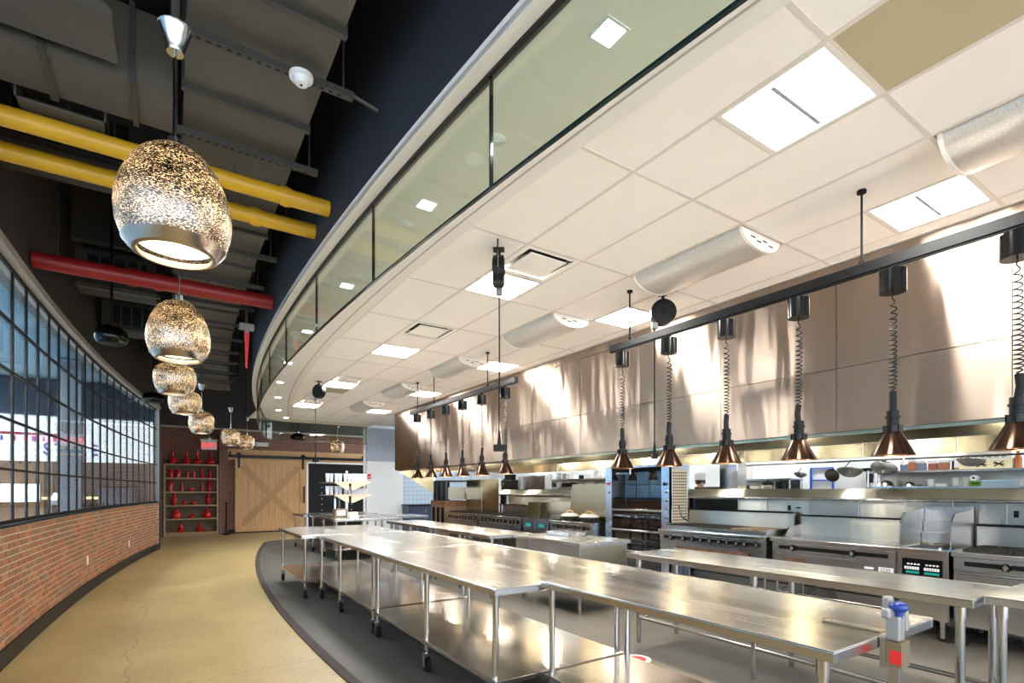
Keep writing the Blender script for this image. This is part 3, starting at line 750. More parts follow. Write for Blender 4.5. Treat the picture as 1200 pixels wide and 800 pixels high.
for yy in (.06, L - .06):
    for xx in (.07, .68): caster(rt, xx, yy, .20)
# rotisserie
RX, RY0, RY1, RZ = 6.74, 5.62, 7.10, 1.93
ro = thing('rotisserie_oven', 'tall glass fronted rotisserie oven with perforated side panel', 'oven', (RX, RY0, 0)); L = RY1 - RY0; D_ = .49
box(.0, D_, .0, .012, .10, RZ).build('side_frame', 'steel_blue', ro)
pw = [(.05 + .0, D_ - .06)]
sp_ = box(.06, D_ - .05, -.006, 0, .85, RZ - .05).build('side_panel', 'cream_metal', ro, label='perforated side panel')
mb = MB()
for a in range(7):
    for q in range(20):
        x = .075 + a * .05; z = .90 + q * .048; mb.box(x, x + .027, -.0085, -.006, z, z + .026)
mb.build('vent_slots', 'hole', sp_)['kind'] = 'stuff'
box(.0, .04, .0, .17, .10, RZ).build('control_post', 'steel_blue', ro); box(.0, .04, L - .16, L, .10, RZ).build('post', 'steel_blue', ro)
box(-.004, D_, 0, L, RZ, RZ + .035).build('top_cap', 'steel_blue', ro); box(.35, D_, .012, L - .012, .10, RZ).build('rear_wall', 'black', ro)
box(.04, D_, L - .012, L, .10, RZ).build('far_side', 'steel', ro); box(.0, D_, .0, L, .06, .10).build('base', 'black', ro)
for (z0, z1, gl) in ((1.22, 1.86, 1), (.86, 1.17, 1), (.50, .81, 1), (.14, .45, 1)):
    g_ = box(.012, .02, .18, L - .17, z0, z1).build('glass_door', 'oven_glass', ro)
    MB().cyl((-.02, .2, z0 - .012), (-.02, L - .19, z0 - .012), .011, 8).build('handle', 'chrome', g_)
    box(.0, .03, .17, L - .16, z0 - .04, z0).build('ledge', 'steel', ro)
for z in (1.08, .98, .62, .30):
    MB().cyl((.2, .18, z), (.2, L - .17, z), .012, 8).build('spit', 'chrome', ro)
    for k in range(6):
        MB().lathe([(0, -.07), (.05, -.05), (.062, 0), (.05, .05), (0, .07)], 10).build('roast', 'burnt', ro, (.2, .30 + k * .17, z), smooth=60, rot=(PI / 2, 0, 0))
for k in range(4): MB().cyl((.18, .30 + k * .28, 1.30), (.18, .30 + k * .28, 1.80), .006, 6).build('skewer', 'steel_leg', ro)
box(.2, .22, .25, L - .25, 1.35, 1.62).build('heat_panel', 'cabinet_navy', ro)
for z in (1.64, 1.52, 1.38, 1.25, 1.10): MB().cyl((0, .09, z), (-.03, .09, z), .028, 12).build('knob', 'black_metal' if z > 1.6 else 'knob', ro, smooth=40)
for z, mm in ((1.66, 'red_label'), (1.50, 'knob')): MB().cyl((0, L - .08, z), (-.025, L - .08, z), .026, 12).build('knob', mm, ro, smooth=40)
for yy in (.05, L - .05):
    for xx in (.05, D_ - .05): MB().cyl((xx, yy, 0), (xx, yy, .06), .02, 8).build('foot', 'steel_leg', ro)
# tall splash, stock range with lids
st, L = appliance('stock_range', 'low stock range with tall stainless splash left of the rotisserie', 'range', 7.20, 8.50, [.2, .4, .6, .8])
MB().prism([(7.20 - 7.2, .935), (1.14, .935), (1.04, 1.66), (0, 1.66)], 'x', .40, .43).build('tall_splash', 'steel_gold', st)
box(.385, .40, .0, 1.05, 1.33, 1.345).build('splash_seam', 'steel', st)
for k in range(4):
    mb = MB(); cxx = .16 + k * .32
    for q in range(4): mb.box(.04, .34, cxx - .12 + q * .08, cxx - .105 + q * .08, .937, .955)
    mb.build('burner_grate', 'grate', st)
def lid_pot(x, y, z, lab):
    t = thing('lidded_pan', lab, 'pan', (x, y, z), group='lidded pans')
    MB().lathe([(0, 0), (.16, 0), (.17, .07), (.18, .07), (.18, .075)], 20).build('pan_body', 'grate', t, smooth=40)
    MB().lathe([(.195, .075), (.19, .085), (.13, .125), (.10, .135), (0, .137)], 24).build('lid', 'enamel', t, smooth=30)
    MB().tube([(0, -.09, .13), (0, -.085, .165), (0, -.05, .18), (0, .05, .18), (0, .085, .165), (0, .09, .13)], .013, 8).build('lid_handle', 'wood_handle', t, smooth=60)
lid_pot(6.66, 7.46, .955, 'round white lid with wooden handle, nearest the rotisserie oven')
lid_pot(6.66, 8.02, .955, 'round white lid with wooden handle, left one of the pair')
t = tag(MB().lathe([(0, .012), (.15, .012), (.17, .08), (.175, .08), (.155, .002), (0, .0)], 20).build('frying_pan', 'steel_dull', None, (6.64, 8.36, .955), smooth=40), 'tilted steel pan left of the white lids on the stock range', 'pan'); 
# twin fryers with blue heads
for k, (a, lab) in enumerate(((8.56, 'blue fronted fryer nearer the stock range'), (9.03, 'blue fronted fryer beside the far range'))):
    t = thing('small_fryer', lab + ' on the cooking line', 'fryer', (FX, a, 0), group='blue fronted fryers'); L = .44
    box(.03, .72, .005, L - .005, .12, .90).build('cabinet', 'steel', t); box(-.01, .72, 0, L, .895, .935).build('front_lip', 'steel_blue', t)
    box(.0, .03, .02, L - .02, .70, .88).build('control_head', 'steel_blue', t); box(-.006, 0, .12, L - .14, .76, .83).build('teal_display', 'teal_screen', t)
    MB().prism([(.10, .935), (.70, .935), (.70, 1.30), (.16, 1.27)], 'y', L - .012, L).build('splash_shield', 'steel_gold', t)
    box(.66, .70, .012, L - .012, .935, 1.30).build('rear_splash', 'steel', t)
    for yy in (.06, L - .06):
        for xx in (.07, .65): caster(t, xx, yy, .12, .05)
for k, (a, b_, lab) in enumerate(((9.53, 11.45, 'blue lit gas range with many knobs, third run from the camera'), (11.5, 13.25, 'blue lit gas range farthest along the cooking line'))):
    t, L = appliance('range_oven', lab, 'range', a, b_, [.08, .16, .24, .36, .44, .52, .64, .72, .80, .90])
    box(.012, .03, .01, L - .01, .56, .745).build('lower_panel', 'steel_blue', t)
    for q in range(5):
        mb = MB()
        for s_ in range(4): mb.box(.06, .62, .05 + q * L / 5.2 + s_ * .08, .065 + q * L / 5.2 + s_ * .08, .937, .965)
        mb.build('burner_grate', 'grate', t)
    box(.70, .75, .01, L - .01, .935, 1.16).build('backsplash', 'steel', t); box(.68, .77, .01, L - .01, 1.16, 1.18).build('flue_slot', 'black', t)
t = thing('steel_side_panel', 'tall stainless panel standing behind the farthest range', 'panel', (7.45, 11.5, 0))
box(-.30, -.27, 0, 1.75, .96, 1.83).build('sheet', 'steel_gold', t); box(-.31, -.26, -.02, .0, .96, 1.85).build('edge_post', 'steel', t); box(-.305, -.265, .88, .89, .96, 1.83).build('seam', 'steel', t)
box(-.29, -.25, -.02, 1.75, .94, .96).build('foot_rail', 'steel', t)
t = thing('tall_oven', 'tall dark brown oven with black cylinders at far end', 'oven', (6.5, 13.32, 0))
box(.02, .7, .0, .95, .15, 1.08).build('lower_body', 'brown_metal', t); box(.10, .7, .0, .95, 1.28, 1.62).build('rear_box', 'steel_dull', t); box(.0, .7, .0, .95, 1.08, 1.24).build('band', 'burnt', t)
for k in range(3):
    MB().cyl((.12, .18 + k * .3, 1.24), (.12, .18 + k * .3, 1.78), .11, 16).build('cylinder', 'black_gloss', t, smooth=40); MB().cyl((.06, .18 + k * .3, .45), (.06, .18 + k * .3, 1.05), .09, 16).build('lower_cylinder', 'black_gloss', t, smooth=40)
box(.0, .7, .0, .95, 1.78, 1.82).build('top_plate', 'black', t)
for yy in (.06, .89):
    for xx in (.08, .62): MB().cyl((xx, yy, 0), (xx, yy, .15), .02, 8).build('foot', 'steel_leg', t)
# small things on the chase at the far end
t = thing('steel_bin', 'square stainless box standing on the chase at far end', 'box', (7.62, 10.6, 1.56)); box(-.1, .1, -.6, .55, 0, .30).build('body', 'steel', t); box(-.11, .11, -.62, .57, .30, .33).build('rim', 'steel_blue', t)
t = thing('dark_machine', 'black machine on the chase beside the square stainless box', 'machine', (7.62, 11.7, 1.56)); box(-.1, .1, -.28, .28, 0, .25).build('body', 'black_metal', t, bevel=.02); box(-.08, .08, -.18, .2, .25, .40).build('hopper', 'black', t); MB().cyl((-.11, .1, .15), (-.14, .1, .15), .04, 12).build('dial', 'knob', t)

# ------------------------------------------------------------------ work tables
def table(name, label, x0, x1, y0, y1, z=.91, legs=None, shelf=None, rails=None, wheels=True, top=.048, group=None, lr=.021):
    cx_, cy_ = (x0 + x1) / 2, (y0 + y1) / 2
    t = thing(name, label, 'table', (cx_, cy_, 0), group=group)
    mb = MB().box(x0 - cx_, x1 - cx_, y0 - cy_, y1 - cy_, z - .006, z)
    o = mb.build('tabletop', 'steel_top', t, bevel=.002)
    e = MB(); a0, a1, b0, b1 = x0 - cx_, x1 - cx_, y0 - cy_, y1 - cy_
    e.box(a0, a0 + .02, b0, b1, z - top, z - .006); e.box(a1 - .02, a1, b0, b1, z - top, z - .006); e.box(a0 + .02, a1 - .02, b0, b0 + .02, z - top, z - .006); e.box(a0 + .02, a1 - .02, b1 - .02, b1, z - top, z - .006)
    e.build('edge', 'steel', t, bevel=.003)
    for (lx, ly) in legs:
        p = (lx - cx_, ly - cy_)
        zb = .155 if wheels else .0
        MB().cyl((*p, zb + (.0 if wheels else .05)), (*p, z - top), lr, 14).cyl((*p, z - top - .075), (*p, z - top), lr * 1.25, 14).build('leg', 'steel_leg', t, smooth=40)
        if wheels: caster(t, p[0], p[1], .165, .062)
        else: MB().cyl((*p, .0), (*p, .055), lr * .8, 12, r2=lr * 1.02).build('foot', 'steel_leg', t, smooth=40)
    if shelf:
        sx0, sx1, sy0, sy1, sz = shelf
        MB().box(sx0 - cx_, sx1 - cx_, sy0 - cy_, sy1 - cy_, sz - .035, sz).build('undershelf', 'steel_shelf', t, bevel=.004)
    for (p, q) in rails or []:
        MB().cyl((p[0] - cx_, p[1] - cy_, p[2]), (q[0] - cx_, q[1] - cy_, q[2]), .017, 10).build('rail', 'steel_leg', t, smooth=40)
    return t
G = 'steel work tables'
A_ = table('work_table', 'nearest steel work table, with the can opener at its end', 2.13, 3.10, .99, 2.885, .925, [(2.19, 1.06), (2.19, 2.83), (2.88, 1.06), (2.88, 2.80)], (2.15, 2.92, 1.02, 2.86, .29), group=G)
B2 = table('work_table', 'steel work table on casters right behind the nearest table', 1.77, 3.25, 2.89, 5.40, .90, [(1.83, 2.98), (1.83, 4.10), (1.83, 5.34), (2.92, 2.95), (2.92, 5.34)], (1.79, 2.96, 2.91, 5.38, .285), group=G)
B1 = table('work_table', 'steel work table on casters, third along from the camera', 1.78, 3.25, 5.42, 7.72, .90, [(1.83, 5.48), (1.81, 6.70), (1.81, 7.66), (2.92, 5.48), (2.92, 6.70), (2.92, 7.66)], (1.80, 2.96, 5.44, 7.70, .285), group=G)
B0 = table('work_table', 'steel work table on casters, fourth along from the camera', 1.56, 3.10, 7.76, 9.62, .90, [(1.62, 7.82), (1.62, 9.56), (2.9, 7.82), (2.9, 9.56)], (1.58, 2.94, 7.78, 9.60, .26), group=G)
F_ = table('work_table', 'steel work table under the two tier cup rack', 2.95, 4.45, 11.35, 13.70, .91, [(3.0, 11.4), (3.0, 12.5), (3.0, 13.6), (4.38, 11.4), (4.38, 12.5), (4.38, 13.6)], (2.97, 4.42, 11.37, 13.68, .27), group=G)
E_ = table('work_table', 'farthest steel work table, crosswise near the barn door', 2.82, 4.75, 13.85, 15.2, .91, [(2.88, 13.9), (3.9, 13.9), (2.88, 15.1), (3.9, 15.1), (4.7, 13.9), (4.7, 15.1)], (2.85, 4.72, 13.88, 15.15, .27), group=G)
H_ = table('work_table', 'short steel table right of the cup rack, near white wall', 4.6, 5.5, 12.2, 13.3, .90, [(4.65, 12.25), (4.65, 13.25), (5.45, 12.25), (5.45, 13.25)], (4.62, 5.48, 12.22, 13.28, .27), group=G)
G2 = 'pass tables under the heat lamps'
rl = lambda x0, x1, y0, y1, z: [((x0, y0, z), (x0, y1, z)), ((x1, y0, z), (x1, y1, z)), ((x0, y0, z), (x1, y0, z)), ((x0, y1, z), (x1, y1, z))]
C_ = table('pass_table', 'long steel pass table under the nearer row of heat lamps', 3.87, 4.62, 1.05, 3.78, .91, [(3.95, 1.13), (3.97, 2.46), (3.97, 3.70), (4.54, 1.13), (4.54, 2.46), (4.54, 3.70)], None, rl(3.97, 4.54, 1.13, 3.70, .26), False, .052, G2, .024)
Dt = table('pass_table', 'steel pass table cut by the picture edge, beside the long one', 4.0, 4.75, -1.2, 1.035, .925, [(4.06, .97), (4.06, -.1), (4.06, -1.1), (4.68, .97), (4.68, -.1), (4.68, -1.1)], None, rl(4.06, 4.68, -1.1, .97, .26), False, .052, G2, .024)
Ga = table('pass_table', 'steel pass table under the farther row of heat lamps, nearer half', 3.74, 4.47, 6.25, 8.28, .91, [(3.82, 6.33), (3.82, 7.3), (3.82, 8.2), (4.39, 6.33), (4.39, 7.3), (4.39, 8.2)], None, rl(3.82, 4.39, 6.33, 8.2, .26), False, .052, G2, .024)
Gb = table('pass_table', 'steel pass table under the farther row of heat lamps, farther half', 3.74, 4.47, 8.30, 10.4, .91, [(3.82, 8.38), (3.82, 9.3), (3.82, 10.3), (4.39, 8.38), (4.39, 9.3), (4.39, 10.3)], None, rl(3.82, 4.39, 8.38, 10.3, .26), False, .052, G2, .024)
# island cabinet
ic = thing('serving_cabinet', 'closed stainless serving cabinet on short legs between the table rows', 'cabinet', (4.55, 5.5, 0))
box(-.40, .40, -.68, .70, .22, .86).build('body', 'steel', ic); box(-.43, .43, -.72, .72, .86, .905).build('worktop', 'steel_top', ic, bevel=.004)
box(-.405, -.40, -.66, .68, .24, .84).build('front_panel', 'steel', ic); box(-.41, -.405, -.60, .62, .72, .725).build('seam', 'black', ic); box(-.38, .38, -.685, -.68, .24, .84).build('end_panel', 'steel_gold', ic)
box(-.15, .2, -.30, .1, .905, .909).build('drop_in_pan', 'steel_dull', ic)
for yy in (-.60, .62):
    for xx in (-.33, .33): MB().cyl((xx, yy, 0), (xx, yy, .22), .02, 10).build('leg', 'steel_leg', ic, smooth=40)
t = thing('hotel_pan', 'shallow steel pan lying on the serving cabinet', 'pan', (4.7, 5.75, .905)); MB().box(-.15, .15, -.25, .25, 0, .006).box(-.15, -.14, -.25, .25, 0, .05).box(.14, .15, -.25, .25, 0, .05).box(-.15, .15, -.25, -.24, 0, .05).box(-.15, .15, .24, .25, 0, .05).build('pan', 'steel_top', t)
MB().band([(-.15, -.25), (.15, -.25), (.15, .25), (-.15, .25), (-.15, -.25)], [(-.17, -.27), (.17, -.27), (.17, .27), (-.17, .27), (-.17, -.27)], .046, .05).build('flange', 'chrome', t)

# can opener on the nearest table
co = thing('can_opener', 'bench can opener with blue knob clamped to the nearest table', 'can opener', (2.57, .99, .925)); co.scale = (.7, .7, .7)
box(-.07, .05, -.11, -.005, -.17, -.02).build('clamp_bracket', 'brass', co); box(-.074, -.07, -.112, -.05, -.15, -.07).build('red_label', 'red_label', co); box(-.09, -.07, -.035, -.005, -.18, .0).build('bracket_cheek', 'steel_dull', co)
box(-.055, .03, -.095, -.02, -.02, .13).build('housing', 'cast_grey', co, bevel=.012); box(.035, .075, -.10, -.02, .03, .16).build('gear_block', 'cast_grey', co, bevel=.012)
box(-.10, -.01, -.06, -.01, .115, .175).build('head_arm', 'cast_grey', co, bevel=.014); box(-.02, .05, -.03, .015, .16, .235).build('handle_boss', 'cast_grey', co, bevel=.014)
MB().lathe([(0, .10), (.020, .105), (.022, .15), (.042, .163), (.050, .182), (.043, .202), (.018, .214), (0, .214)], 18, (-.01, -.075, 0)).build('blue_knob', 'blue_plastic', co, smooth=50, label='blue plastic crank knob')
box(-.03, .03, -.085, -.025, -1.30, -.17).build('shaft', 'steel_dull', co, bevel=.004)
t = thing('opener_plate', 'narrow slotted steel base plate on the nearest tabletop', 'plate', (2.60, 1.13, .925)); box(-.028, .028, -.12, .12, 0, .008).build('plate', 'brass', t, bevel=.002); box(-.010, .010, -.10, .09, .008, .009).build('groove', 'steel_dull', t)
# floor decal
t = thing('floor_decal', 'round white floor decal with red centre under the pass table', 'decal', (3.56, 3.34, .006))
MB().lathe([(0, .002), (.125, .002), (.125, 0)], 28).build('disc', 'white_plastic', t); MB().lathe([(0, .003), (.085, .003), (.085, .002)], 28).build('red_centre', 'red_label', t)
for k in range(3): box(-.01, .012, -.05 + k * .03, -.03 + k * .03, .003, .0036).build('marking', 'black', t)

# ------------------------------------------------------------------ heat lamps on two ceiling-hung tracks
def helix(p0, p1, r, turns, n=10, r1=None):
    p0, p1 = Vector(p0), Vector(p1); out = []
    N_ = int(turns * n)
    for i in range(N_ + 1):
        f_ = i / N_; a = 2 * PI * turns * f_; e = min(1, f_ * 12, (1 - f_) * 12); g = f_ ** .75
        out.append((p0.x + (p1.x - p0.x) * f_ + r * e * math.cos(a), p0.y + (p1.y - p0.y) * f_ + r * e * math.sin(a), p0.z + (p1.z - p0.z) * g))
    return out
TX, TZ = 4.09, 3.10
def track(lab, y0, y1, rods):
    t = thing('lamp_track', lab, 'track', (TX, y0, TZ), group='heat lamp tracks')
    L = y1 - y0
    box(-.025, .025, 0, L, -.035, .035).build('channel', 'black_metal', t); box(-.012, .012, .02, L, -.047, -.035).build('groove', 'black', t); box(-.03, .03, -.02, .0, -.04, .04).build('end_cap', 'black', t)
    for y in rods:
        MB().cyl((0, y - y0, .03), (0, y - y0, CEIL - TZ), .008, 8).build('hanger_rod', 'black', t); MB().cyl((0, y - y0, CEIL - TZ - .02), (0, y - y0, CEIL - TZ), .03, 12).build('rod_cap', 'black', t)
        MB().cyl((0, y - y0, .03), (0, y - y0, .06), .016, 8).build('rod_nut', 'black', t)
track('black lamp track hung nearest the camera', -1.0, 4.22, (1.72, 3.94, -.4))
track('black lamp track hung farther along the kitchen', 6.12, 9.95, (6.9, 8.84, 9.6))
def heatlamp(lab, y, sway):
    t = thing('heat_lamp', lab, 'heat lamp', (TX, y, TZ - .045), group='bronze heat lamps')
    MB().cyl((0, 0, -.03), (0, 0, 0), .022, 12).build('mount', 'black', t)
    MB().cyl((0, 0, -.175), (0, 0, -.03), .078, 24).build('cord_housing', 'black_gloss', t, smooth=40)
    zt = 1.78 - (TZ - .045)
    MB().tube(helix((0, 0, -.175), (sway, sway * .6, zt + .42), .022, 20, 9), .0045, 5).build('coiled_cord', 'black', t, smooth=80)
    MB().tube([(sway, sway * .6, zt + .43), (sway * .9, sway, zt + .36), (0, 0, zt + .27)], .022, 8).build('cord_sleeve', 'rubber', t, smooth=60)
    MB().cyl((0, 0, zt + .205), (0, 0, zt + .30), .036, 16).cyl((0, 0, zt + .25), (0, 0, zt + .262), .044, 16).build('socket_collar', 'black', t, smooth=40)
    MB().cyl((0, 0, zt + .155), (0, 0, zt + .20), .05, 18).build('ventilated_neck', 'black_metal', t, smooth=40)
    for k in range(6):
        a = k * PI / 3; box(-.006, .006, -.002, .002, 0, .05).build('neck_rib', 'bronze', t, (.052 * math.cos(a), .052 * math.sin(a), zt + .152))
    MB().lathe([(.045, .156), (.052, .150), (.125, .008), (.129, 0), (.126, -.002), (.118, .006), (.046, .140), (.03, .15)], 32, (0, 0, zt)).build('shade', 'bronze', t, smooth=35)
    MB().lathe([(.1175, .004), (.126, -.003), (.130, -.001)], 32, (0, 0, zt)).build('copper_rim', 'copper', t, smooth=60)
    MB().lathe([(0, .02), (.045, .03), (.06, .06), (.04, .11), (.02, .14)], 16, (0, 0, zt)).build('bulb', 'lamp_hot', t, smooth=60)
    l = lamp('SPOT', 'lamp_beam', t, (0, 0, zt + .012), 14, (1, .80, .58), .06, spot_size=2.3, spot_blend=.5)
    l.rotation_euler = (0, 0, 0)
    return t
near = [4.05, 3.42, 2.79, 2.16, 1.53, .91]
for q, y in enumerate(near): heatlamp('bronze heat lamp on coiled cord, %s along the nearer track from its far end' % ORD[q], y, R.uniform(-.02, .02))
farl = [6.40, 7.08, 7.72, 8.34, 8.98, 9.62]
for q, y in enumerate(farl): heatlamp('bronze heat lamp on coiled cord, %s from the near end of the farther track' % ORD[q], y, R.uniform(-.02, .02))
# cord reels
def reel(lab, x, y, ang, plug_z, loop=False):
    t = thing('cord_reel', lab, 'cord reel', (x, y, CEIL), ang, group='black cord reels')
    MB().box(-.05, .05, -.04, .04, -.012, 0).cyl((0, 0, -.06), (0, 0, 0), .016, 8).build('bracket', 'black_metal', t)
    MB().cyl((-.012, 0, -.07), (.012, 0, -.07), .03, 12).build('swivel', 'black', t)
    MB().cyl((-.045, 0, -.20), (.045, 0, -.20), .135, 28).cyl((-.052, 0, -.20), (.052, 0, -.20), .115, 28).build('drum', 'black_metal', t, smooth=30)
    MB().cyl((-.056, 0, -.20), (.056, 0, -.20), .04, 16).build('hub', 'black', t, smooth=40)
    box(-.03, .03, .06, .12, -.37, -.31).build('cord_guide', 'cast_grey', t)
    MB().tube([(0, .09, -.34), (.002, .09, -1.0), (-.003, .09, -1.6), (0, .09, plug_z - CEIL + .05)], .007, 6).build('cord', 'black', t, smooth=60)
    pb = MB().cyl((0, .09, plug_z - CEIL + .10), (0, .09, plug_z - CEIL + .22), .02, 10, r2=.01).box(-.05, .05, .06, .12, plug_z - CEIL + .04, plug_z - CEIL + .10).build('socket_box', 'black', t, smooth=40)
    if loop:
        MB().tube([(.0, -.10, -.26), (0, -.20, -.34), (0, -.30, -.28), (0, -.28, -.14), (0, -.2, -.04), (0, -.19, 0)], .006, 6).build('feed_cord', 'black', t, smooth=60)
        box(-.002, .002, -.20, -.14, -.22, -.08).build('paper_tag', 'white_label', t)
reel('black cord reel seen edge on, hung near the first air vent', 2.42, 3.89, -.6, 1.85, True)
reel('round black cord reel hung beside the nearer lamp track', 4.46, 3.81, .9, 1.84)
reel('round black cord reel hung near the soffit, farthest of the reels', 2.44, 10.55, .55, 2.05)

# ------------------------------------------------------------------ pierced metal pendants along the passage
PROF = {'tall': (.234, .50, [(.22, .99), (.42, .95), (.60, .88), (.76, .775), (.89, .635), (.975, .49), (1.0, .37), (.97, .23), (.875, .095), (.73, .012)]),
        'squat': (.232, .365, [(.30, 1.0), (.62, .985), (.85, .90), (.97, .74), (1.0, .56), (.98, .40), (.90, .22), (.78, .08), (.70, .015)]),
        'round': (.232, .435, [(.26, 1.0), (.55, .985), (.78, .92), (.93, .78), (1.0, .58), (.99, .42), (.92, .25), (.80, .10), (.70, .015)])}
def pendant(lab, x, y, zb, kind, power, canopy=.44, top=4.045):
    rr, hh, pf = PROF[kind]
    t = thing('pendant_lamp', lab, 'pendant lamp', (x, y, zb), group='pierced metal pendants')
    prof = [(0, hh)] + [(r * rr, z * hh) for r, z in pf]
    MB().lathe(prof, 56).build('shade', 'pierced_shade', t, smooth=60)
    k = len(pf) - 1
    MB().lathe([(pf[k - 1][0] * rr * 1.004 + .002, pf[k - 1][1] * hh), (pf[k][0] * rr + .003, pf[k][1] * hh), (pf[k][0] * rr - .006, 0), (pf[k][0] * rr - .02, .0), (pf[k][0] * rr - .022, .02)], 48).build('rim', 'shade_rim', t, smooth=50)
    MB().lathe([(pf[k][0] * rr - .02, .003), (pf[k - 1][0] * rr * .97, pf[k - 1][1] * hh)], 40).build('lining', 'shade_lining', t, smooth=60)
    MB().lathe([(0, -.055), (.035, -.045), (.05, 0), (.035, .045), (.016, .075), (.016, .11), (0, .11)], 16, (0, 0, hh * .45)).build('bulb', 'bulb_warm', t, smooth=60)
    MB().lathe([(0, .05), (pf[k][0] * rr - .016, .05)], 32).build('frosted_diffuser', 'frost_glow', t)
    MB().cyl((0, 0, hh * .45 + .11), (0, 0, hh), .02, 10).build('lamp_holder', 'black', t)
    MB().cyl((0, 0, hh), (0, 0, hh + .04), .03, 14).build('top_cap', 'steel_leg', t, smooth=40)
    MB().tube([(0, 0, hh + .03), (.004, 0, hh + canopy * .5), (0, 0, hh + canopy)], .006, 6).build('cable', 'steel_leg', t)
    MB().lathe([(0, 0), (.035, 0), (.04, .015), (.065, .11), (.07, .115), (0, .115)], 20, (0, 0, hh + canopy)).build('canopy', 'steel_leg', t, smooth=40)
    MB().cyl((0, 0, hh + canopy + .115), (0, 0, top - zb), .018, 8).build('stem', 'strut', t)
    lamp('POINT', 'pendant_light', t, (0, 0, hh * .42), power, (1, .83, .62), .055)
PW = 5
pendant('nearest and largest pierced metal pendant, in front of yellow pipes', .024, 2.88, 2.63, 'tall', PW, top=5.3)
pendant('second pierced metal pendant from the camera, under the red pipe', .068, 5.18, 2.63, 'tall', PW)
pendant('squat pierced pendant, third from the camera along the passage', .062, 7.70, 2.73, 'squat', PW)
pendant('squat pierced pendant, fourth from the camera along the passage', .212, 9.80, 2.75, 'squat', PW)
pendant('pierced pendant, fifth from the camera, hanging over the exit sign', .545, 12.2, 2.68, 'round', PW)
pendant('pierced pendant before the dark back band, sixth from the camera', 1.353, 15.5, 2.71, 'round', PW, top=5.3)
pendant('pierced pendant hanging before the barn door, seventh from the camera', 2.01, 17.9, 2.80, 'round', PW, top=5.3)
pendant('lone pierced pendant above the barn door rail, right side', 4.82, 18.2, 2.80, 'round', PW, top=5.3)

# ------------------------------------------------------------------ passage ceiling: deck, ducts, pipes
struct(box(-1.6, 8.5, -4, 24, 5.3, 5.4).build('ceiling_deck', 'deck'))
def dcx(y): return .0 + (max(0, y - 7) ** 2) / 130
dsec = [1.05, 2.0, 2.92, 3.84, 4.76, 5.68, 6.6, 7.5, 8.4, 9.3, 10.2, 11.1, 12.0, 13.0, 14.0, 15.2]
du = thing('air_duct', 'wide flat grey duct running along the passage ceiling', 'duct', (.45, 6, 4.08))
for a, b_ in zip(dsec[:-1], dsec[1:]):
    A = [(-.37 + dcx(y), y - 6) for y in (a + .01, b_ - .01)]; B_ = [(.36 + dcx(y), y - 6) for y in (a + .01, b_ - .01)]
    MB().band(A, B_, 0, .55).build('duct_section', 'duct', du)
    ya = a - 6; x = dcx(a)
    MB().box(-.385 + x, .375 + x, ya - .02, ya + .02, -.035, .57).build('flange', 'strut', du)
for q, y in enumerate([1.5, 2.45, 3.30, 4.25, 5.2, 6.1, 7.05, 7.95, 8.85, 9.75, 10.65, 11.55, 12.5, 13.5]):
    x = .45 + dcx(y)
    t = thing('strut_channel', 'slotted grey strut channel crossing under the duct, %s from the camera' % ORD[q], 'strut', (x, y, 4.0), group='strut channels')
    box(-.42, .52, -.021, .021, 0, .042).build('channel', 'strut', t)
    mb = MB()
    for k in range(17): mb.box(-.38 + k * .05, -.358 + k * .05, -.007, .007, -.0015, .0)
    mb.build('slots', 'hole', t)['kind'] = 'stuff'
    for xx in (-.405, .46): MB().cyl((xx, 0, .04), (xx, 0, 1.3), .007, 6).build('rod', 'strut', t)
    if q in (2,): MB().cyl((.52, 0, .03), (.80 - .12, 0, .0), .012, 8).build('stub_pipe', 'strut', t)
t = thing('smoke_detector', 'white smoke detector mounted on a strut under the duct', 'smoke detector', (.655, 3.27, 4.0))
MB().lathe([(0, -.055), (.032, -.053), (.045, -.04), (.05, -.02), (.066, -.018), (.068, 0)], 24).build('dome', 'white_plastic', t, smooth=40); MB().lathe([(0, -.058), (.008, -.057), (.009, -.052)], 8).build('sensor', 'black', t)
def pipe(name, lab, y, z, r, m_, x0, x1, col, group=None):
    t = thing(name, lab, 'pipe', (x0, y, z), group=group)
    MB().cyl((0, 0, 0), (x1 - x0, 0, 0), r, 24).build('run', m_, t, smooth=40)
    for x in col: MB().cyl((x - x0 - .04, 0, 0), (x - x0 + .04, 0, 0), r * 1.12, 24).cyl((x - x0 - .012, 0, 0), (x - x0 + .012, 0, 0), r * 1.2, 24).build('coupling', m_, t, smooth=40)
    for x, zt in ((x0 + .2, 5.3), (x1 - .7, 4.045)):
        MB().cyl((x - x0, 0, r), (x - x0, 0, zt - z), .006, 6).build('hanger_rod', 'strut', t)
pipe('yellow_pipe', 'nearer of two yellow pipes crossing the passage ceiling', 4.50, 3.90, .063, 'pipe_yellow', -1.20, 1.12, (.78,), 'yellow pipes')
pipe('yellow_pipe', 'farther of two yellow pipes crossing the passage ceiling', 4.97, 3.90, .063, 'pipe_yellow', -1.20, 1.11, (.62,), 'yellow pipes')
pipe('red_pipe', 'red sprinkler pipe crossing the passage ceiling behind yellow pipes', 7.17, 3.91, .085, 'pipe_red', -1.17, 1.09, (-.34, -.10))
